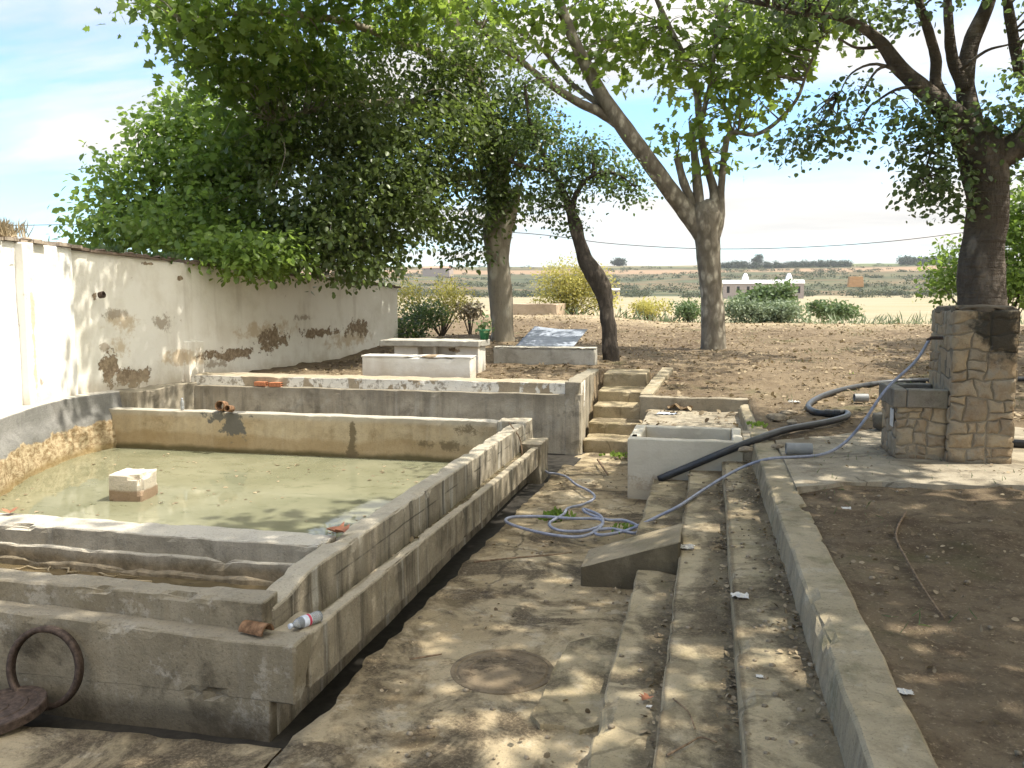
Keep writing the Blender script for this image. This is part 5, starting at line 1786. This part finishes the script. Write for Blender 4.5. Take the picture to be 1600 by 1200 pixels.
def pvc(label, px, py, z, L, r, ang):
    q = pZ(px, py, z)
    b_ = MB()
    b_.lathe([(r, -L / 2), (r, L / 2), (r - .007, L / 2), (r - .007, -L / 2)], (q.x, q.y, z + r), (Matrix.Rotation(ang, 3, 'Z') @ Matrix.Rotation(R(90), 3, 'Y')), 24, closed=True)
    tag(b_.build('pipe_offcut', M['pvc'], smooth=False), label, 'pipe')


pvc('short grey pipe offcut lying on the concrete near the kerb', 1248, 710, .61, .27, .062, R(4))
pvc('short grey pipe offcut lying on the soil behind the black pipe', 1345, 628, .64, .21, .065, R(10))
q = pZ(1384, 672, .6)
m = MB(); m.rock((q.x, q.y, .72), .17, 2, 1, 1, .85, 10, 16)
tag(m.build('boulder', M['rim'], smooth=True), 'rounded grey boulder tucked behind the fountain basin', 'boulder')

# litter objects
def crumple(name, label, cat, px, py, z, s, mat, seed, flat=.35):
    q = pZ(px, py, z)
    b_ = MB(); n_ = 9
    for i in range(n_):
        for j in range(n_):
            u, v = i / (n_ - 1) - .5, j / (n_ - 1) - .5
            e = Vector((u * 2.3, v * 2.3, seed))
            b_.v.append((q.x + s * (u + .22 * nz(e, 1.5, seed)), q.y + s * .8 * (v + .22 * nz(e, 1.5, seed + 5)), z + .012 + s * flat * abs(nz(e, 1.6, seed + 8)) + .15 * s * flat * abs(nz(e, 5, seed))))
    for i in range(n_ - 1):
        for j in range(n_ - 1):
            a = i * n_ + j
            b_.f.append((a, a + n_, a + n_ + 1, a + 1)); b_.mi.append(0)
    o = b_.build(name, mat)
    sd = o.modifiers.new('thickness', 'SOLIDIFY'); sd.thickness = .003
    return tag(o, label, cat)


crumple('crumpled_paper', 'crumpled white paper on the second long step by the wedge', 'paper', 1074, 858, .25, .11, M['paper'], 1)
crumple('crumpled_paper', 'crumpled white paper at the edge of the upper long step', 'paper', 1156, 934, .37, .1, M['paper'], 2)
crumple('crumpled_paper', 'white scrap of paper on the soil near the S bend of the black pipe', 'paper', 1241, 630, .62, .16, M['paper'], 3)
crumple('paper_scrap', 'small pale scrap on the soil beyond the kerb, near the concrete pad', 'paper', 1322, 796, .56, .07, M['paper'], 4, .15)
crumple('paper_scrap', 'tiny white scrap on the soil at the lower right beside the kerb', 'paper', 1415, 1085, .55, .06, M['paper'], 5, .2)
crumple('paper_scrap', 'tiny white scrap on the upper long step near the bottom', 'paper', 1187, 1060, .37, .035, M['paper'], 6, .2)
crumple('paper_scrap', 'tiny white scrap on the lowest long step beside the red leaf', 'paper', 1014, 1107, .13, .028, M['paper'], 7, .3)
crumple('cardboard', 'torn brown cardboard crumpled on the landing beyond the basin', 'cardboard', 1060, 640, .42, .4, M['card'], 8, .45)
crumple('plastic_sheet', 'flat pale plastic sheet beside the torn cardboard', 'plastic sheet', 1042, 647, .42, .3, M['white_label'], 9, .08)
crumple('plastic_bag', 'white plastic bag caught on the wall coping under the trees', 'bag', 519, 434, 2.67, .4, M['paper'], 10, .4)
crumple('clear_wrapper', 'clear crumpled wrapper on the step below the black pipe', 'wrapper', 1100, 712, .3, .16, M['white_label'], 12, .5)


def dead_leaf(label, px, py, z, s, seed):
    q = pZ(px, py, z)
    b_ = MB()
    tv, tf = TPL_PLANE
    a = seed * 1.3
    vs = []
    for x, y, w in tv:
        X, Y_ = x * math.cos(a) - (y - .4) * math.sin(a), x * math.sin(a) + (y - .4) * math.cos(a)
        vs.append((q.x + X * s, q.y + Y_ * s, z + .02 + s * (.55 * abs(x) + .3 * (y - .4) ** 2)))
    b_.add(vs, tf)
    b_.tube([Vector((q.x, q.y, z + .02)), Vector((q.x - s * .6, q.y + s * .2, z + .03))], .003, 5)
    tag(b_.build('dead_leaf', M['red_leaf']), label, 'leaf')


dead_leaf('curled rust red leaf on the pool coping where the divider meets it', 527, 836, .56, .17, 1)
dead_leaf('curled rust red leaf on the lowest long step', 1010, 1098, .13, .07, 2)
dead_leaf('curled brown leaf on the divider at the left edge', 16, 805, .56, .12, 3)


def stick(label, pts, r, name='twig', mat='wood', cat='twig'):
    b_ = MB()
    sp = smooth_path([(*p, r * (1 - .5 * i / len(pts))) for i, p in enumerate(pts)], 5)
    b_.tube([p[:3] for p in sp], [float(p[3]) for p in sp], 6, .2)
    tag(b_.build(name, M[mat], smooth=True), label, cat)


stick('long thin bent stick lying on the bare soil at the right', [zz(1415, 800, .57), zz(1400, 835, .57), zz(1420, 880, .57), zz(1450, 930, .56), zz(1475, 965, .56)], .009)
stick('dark stick lying on the walkway left of the wedge', [zz(740, 878, .015), zz(800, 872, .02), zz(860, 867, .015), zz(893, 863, .02)], .01)
stick('short pale stick near the foot of the stairs', [zz(934, 718, -.12), zz(942, 730, -.1), zz(950, 742, -.12)], .017)
stick('forked twig on the second long step near the bottom', [zz(1042, 1180, .26), zz(1075, 1162, .27), zz(1095, 1152, .26), zz(1120, 1160, .26)], .006)
stick('curved twig on the second long step above the forked one', [zz(1052, 1092, .26), zz(1075, 1112, .265), zz(1086, 1138, .26)], .005)
stick('thin stick propped in the far end of the trough', [(-2.35, 10.9, .22), (-2.4, 10.95, .45), tuple(pY(795, 660, 11.0))], .012)
stick('small dark stick by the joint in the near walkway', [zz(640, 1030, .01), zz(665, 1026, .012), zz(690, 1022, .01)], .008)
for i, (px, py, r_, lab) in enumerate([(1215, 655, .1, 'flat pale stone in the rubble beside the black pipe, the leftmost'), (1240, 662, .07, 'small stone in the rubble just under the black pipe'), (1262, 668, .06, 'little stone right of the others below the black pipe'), (1232, 648, .09, 'angular stone behind the rubble by the black pipe'), (1165, 705, .06, 'small brown stone on the kerb by the black pipe'), (1215, 700, .05, 'pebble sized stone between the pipe and the offcut')]):
    q = pZ(px, py, .6)
    m = MB(); m.rock((q.x, q.y, .62), r_, 5 + i * 2.1, 1.4, 1, .6)
    tag(m.build('stone', M['stone']), lab, 'stone')
# leaves lying in the trough
c = np.array([[U(-2.44, -2.29), U(5.0, 10.8), .222] for i in range(90)])
o = foliage_obj('trough_leaves', *leaves(c, rng.normal(size=c.shape) * .3 + np.array([0, 0, 1]), .07 * (.5 + rng.random(90)), TPL_OVAL), M['litter'])
tag(o, 'wet fallen leaves lying in the trough', 'leaves', kind='stuff')

c = np.array([[U(-8.6, -2.8), U(5.85, 11.5), -.046] for i in range(420)])
c = np.array([p_ for p_ in c if nz(p_, .8, 3) > -.05])
o = foliage_obj('floating_leaves', *leaves(c, rng.normal(size=c.shape) * .08 + np.array([0, 0, 1]), .055 * (.3 + rng.random(len(c))), TPL_OVAL), M['litter'])
tag(o, 'small dead leaves floating on the green pool water', 'leaves', kind='stuff')

# ------------------------------------------------------------------ things in the distance
tk = thing('water_tank', 'low square rendered tank beyond the crest by the pale trunk', 'tank', tuple(gp(838, 488, 35)))
q0, q1 = pY(800, 480, 34), pY(870, 480, 34)
m = MB()
for (x0, x1, y0, y1) in ((q0.x, q1.x, 34, 34.2), (q0.x, q1.x, 36, 36.2), (q0.x, q0.x + .2, 34.2, 36), (q1.x - .2, q1.x, 34.2, 36)):
    m.rbox(x0, x1, y0, y1, 1.0, 2.0, .2, .01, .03)
m.build('tank_wall', M['tank'], tk)
m = MB(); m.rbox(q0.x + .2, q1.x - .2, 34.2, 36, 1.0, 1.75, .4, 0, 0)
m.build('tank_floor', M['dark'], tk)


def barn(name, label, x0p, x1p, ybase, ytop, y, depth, roofmat, wallmat, cat='barn', eave=.5):
    a, b_ = pY(x0p, ybase, y), pY(x1p, ybase, y)
    zt = pY(x0p, ytop, y).z
    zb = min(far_z(a.x, y), a.z) - 1
    t_ = thing(name, label, cat, ((a.x + b_.x) / 2, y, a.z))
    m_ = MB(); m_.rbox(a.x, b_.x, y, y + depth, zb, a.z + (zt - a.z) * .78, 4, 0, 0)
    m_.build('wall', wallmat, t_)
    m_ = MB()
    ze = a.z + (zt - a.z) * .74
    vs = [(a.x - eave, y - eave, ze), (b_.x + eave, y - eave, ze), (b_.x + eave, y + depth / 2, zt), (a.x - eave, y + depth / 2, zt), (b_.x + eave, y + depth + eave, ze), (a.x - eave, y + depth + eave, ze)]
    vs2 = [(x, yy, z + .25) for x, yy, z in vs]
    m_.add(vs + vs2, [(0, 3, 2, 1), (3, 5, 4, 2), (6, 7, 8, 9), (9, 8, 10, 11), (0, 1, 7, 6), (4, 5, 11, 10), (1, 2, 8, 7), (2, 4, 10, 8), (3, 0, 6, 9), (5, 3, 9, 11)])
    m_.build('roof', roofmat, t_)
    if cat == 'farmhouse':
        return t_
    m_ = MB(); L_ = b_.x - a.x
    for k in range(max(2, int(L_ / 6))):
        xx = a.x + (k + .5) * L_ / max(2, int(L_ / 6))
        m_.rbox(xx - .9, xx + .9, y - .06, y + .02, a.z + .1, a.z + (ze - a.z) * .7, 2, 0, 0, e=.005)
    m_.build('openings', M['dark'], t_)
    return t_


barn('barn', 'long low white roofed barn at the far edge of the fields', 1130, 1256, 458, 438, 600, 14, M['white_paint'], M['barn_wall'])
barn('barn', 'small white roofed shed beyond the large broom bush', 945, 966, 461, 451, 560, 9, M['white_paint'], M['barn_wall'])
barn('farmhouse', 'low tile roofed farmhouse far off on the left slope', 660, 702, 429, 416, 1050, 18, M['tile_red'], M['barn_wall'], 'farmhouse')
for px, lab in ((1164, 'white feed silo rising behind the long barn, the left one'), (1232, 'white feed silo rising behind the long barn, the right one')):
    q = pY(px, 455, 617)
    m = MB(); m.lathe([(0, 0), (2.2, 0), (2.2, 10), (1.3, 12.4), (.5, 13.2), (0, 13.2)], (q.x, 617, q.z - 1), None, 16)
    tag(m.build('silo', M['white_paint'], smooth=False), lab, 'silo', 'silos behind the barn')
q0 = pY(1326, 446, 640); q1 = pY(1350, 434, 640)
bt = MB()
for k in range(3):
    bt.rbox(q0.x + .3 * k, q1.x - .2 * k, 640, 648, q0.z - 1 + k * 2.4, q0.z + 1.35 + k * 2.4, 1.5, .12, .3, e=.05, seed=k)
tag(bt.build('bale_stack', M['bale']), 'square stack of brown straw bales on the far field edge', 'bale stack')


def far_tree(label, px, py, y, rx, ry, seed):
    q = pY(px, py + ry, y)
    z0 = far_z(q.x, y)
    t_ = thing('far_tree', label, 'tree', (q.x, y, z0))
    top = pY(px, py - ry, y).z
    m_ = MB(); m_.tube([(q.x, y, z0 - 1), (q.x, y, z0 + (top - z0) * .6)], .5, 6)
    m_.build('trunk', M['twig'], t_)
    s = y / F_PX
    c_ = clumps([((q.x, y, z0 + (top - z0) * .55), (rx * s, rx * s * .8, (top - z0) * .48), 60)], thr=-.4, nfreq=.1, seed=seed)
    foliage_obj('crown', *clump_leaves(c_, 40, rx * s * .2, rx * s * .18, TPL_OVAL), M['leaf_far'], t_)


far_tree('lone rounded tree on the skyline left of the central trunk', 967, 411, 1420, 11, 6, 3)
far_tree('lone rounded tree standing above the dark pine belt', 1183, 405, 1420, 8, 8, 4)


def belt(name, label, px0, px1, y, h, n, mat, seed, ypx=None, dens=34):
    c_ = []
    for i in range(n):
        px = U(px0, px1)
        yy = y + U(-25, 25)
        q = pY(px, 420, yy)
        z = far_z(q.x, yy)
        hh = h * (.35 + .9 * abs(nz((px * .05, 0, 0), 1.3, seed)) + U(0, .45))
        for k in range(3):
            c_.append((q.x + U(-1, 1) * h * .2, yy, z + hh * (.25 + .3 * k)))
    c_ = np.array(c_)
    o = foliage_obj(name, *clump_leaves(c_, dens, h * .17, h * .16, TPL_OVAL, flat=1.0), mat)
    return tag(o, label, 'trees', kind='stuff')


belt('pine_belt', 'dark belt of pines along the skyline right of the central trunk', 1128, 1330, 1330, 9, 260, M['leaf_far'], 1)
belt('pine_belt', 'second dark belt of pines on the skyline near the gnarled tree', 1405, 1490, 1380, 11, 130, M['leaf_far'], 2)


def scrub():
    c_ = []
    for i in range(2600):
        px = U(600, 1560)
        yy = 690 + 700 * random.random() ** 1.3
        q = pY(px, 430, yy)
        if nz((q.x, yy * 1.8, 0), .011, 6) < U(-.15, .35): continue
        z = far_z(q.x, yy)
        s = U(1.0, 3.2)
        for k in range(2):
            c_.append((q.x + U(-2, 2), yy + U(-2, 2), z + s * .5))
    c_ = np.array(c_)
    o = foliage_obj('scrub', *clump_leaves(c_, 18, 1.5, 1.5, TPL_OVAL, flat=.6), M['leaf_scrub'])
    tag(o, 'grey green scrub covering the far valley side', 'scrub', kind='stuff')
    c_ = []
    for i in range(420):
        px = U(620, 1580); yy = U(630, 700)
        q = pY(px, 440, yy)
        if nz((q.x, yy, 0), .02, 2) < -.05: continue
        for k in range(3): c_.append((q.x + U(-3, 3), yy, far_z(q.x, yy) + U(.5, 3.4)))
    o = foliage_obj('hedgerow', *clump_leaves(np.array(c_), 26, 1.5, 1.2, TPL_OVAL, flat=.8), M['leaf_scrub'])
    tag(o, 'ragged hedgerow of bushes along the far edge of the fields', 'hedgerow', kind='stuff')
    # rough tall grass just over the crest
    N = 5200
    x = rng.uniform(-9, 16, N); y = rng.uniform(35, 47, N)
    c2 = np.array([[x[i], y[i], g(x[i], y[i])] for i in range(N)])
    up = np.array([0, 0, 1]) + rng.normal(size=(N, 3)) * .35
    o = foliage_obj('tall_grass', *leaves(c2, rng.normal(size=(N, 3)), .45 * (.4 + rng.random(N)), TPL_BLADE, up_dirs=up), M['leaf_grey'])
    tag(o, 'pale rough grass just beyond the crest of the bare ground', 'grass', kind='stuff')


scrub()

# overhead cable
pts = [pY(-200, 349, 44), pY(0, 352, 44.5), pY(130, 351, 45), pY(480, 352, 46), pY(800, 363, 47), pY(960, 381, 48), pY(1130, 389, 49), pY(1330, 382, 50), pY(1515, 362, 51), pY(1800, 318, 52)]
hose('overhead_cable', 'thin overhead cable sagging across the sky behind the trees', 'cable', [tuple(p) for p in pts], .022, M['cable'], 6, 8)

# ------------------------------------------------------------------ air
hz_ = MB()
hz_.add([(x, y, z) for z in (-9, 110) for x, y in ((-4200, -900), (4200, -900), (4200, 5600), (-4200, 5600))], [(0, 3, 2, 1), (4, 5, 6, 7), (0, 1, 5, 4), (1, 2, 6, 5), (2, 3, 7, 6), (3, 0, 4, 7)])
hm = bpy.data.materials.new('thin_haze')
hm.use_nodes = True
hn = hm.node_tree
hn.nodes.clear()
ho = hn.nodes.new('ShaderNodeOutputMaterial')
hv = hn.nodes.new('ShaderNodeVolumePrincipled')
hv.inputs['Color'].default_value = (.93, .96, 1.0, 1)
hv.inputs['Density'].default_value = .00009
hv.inputs['Anisotropy'].default_value = .2
hn.links.new(hv.outputs[0], ho.inputs['Volume'])
tag(hz_.build('haze', hm), kind='stuff')
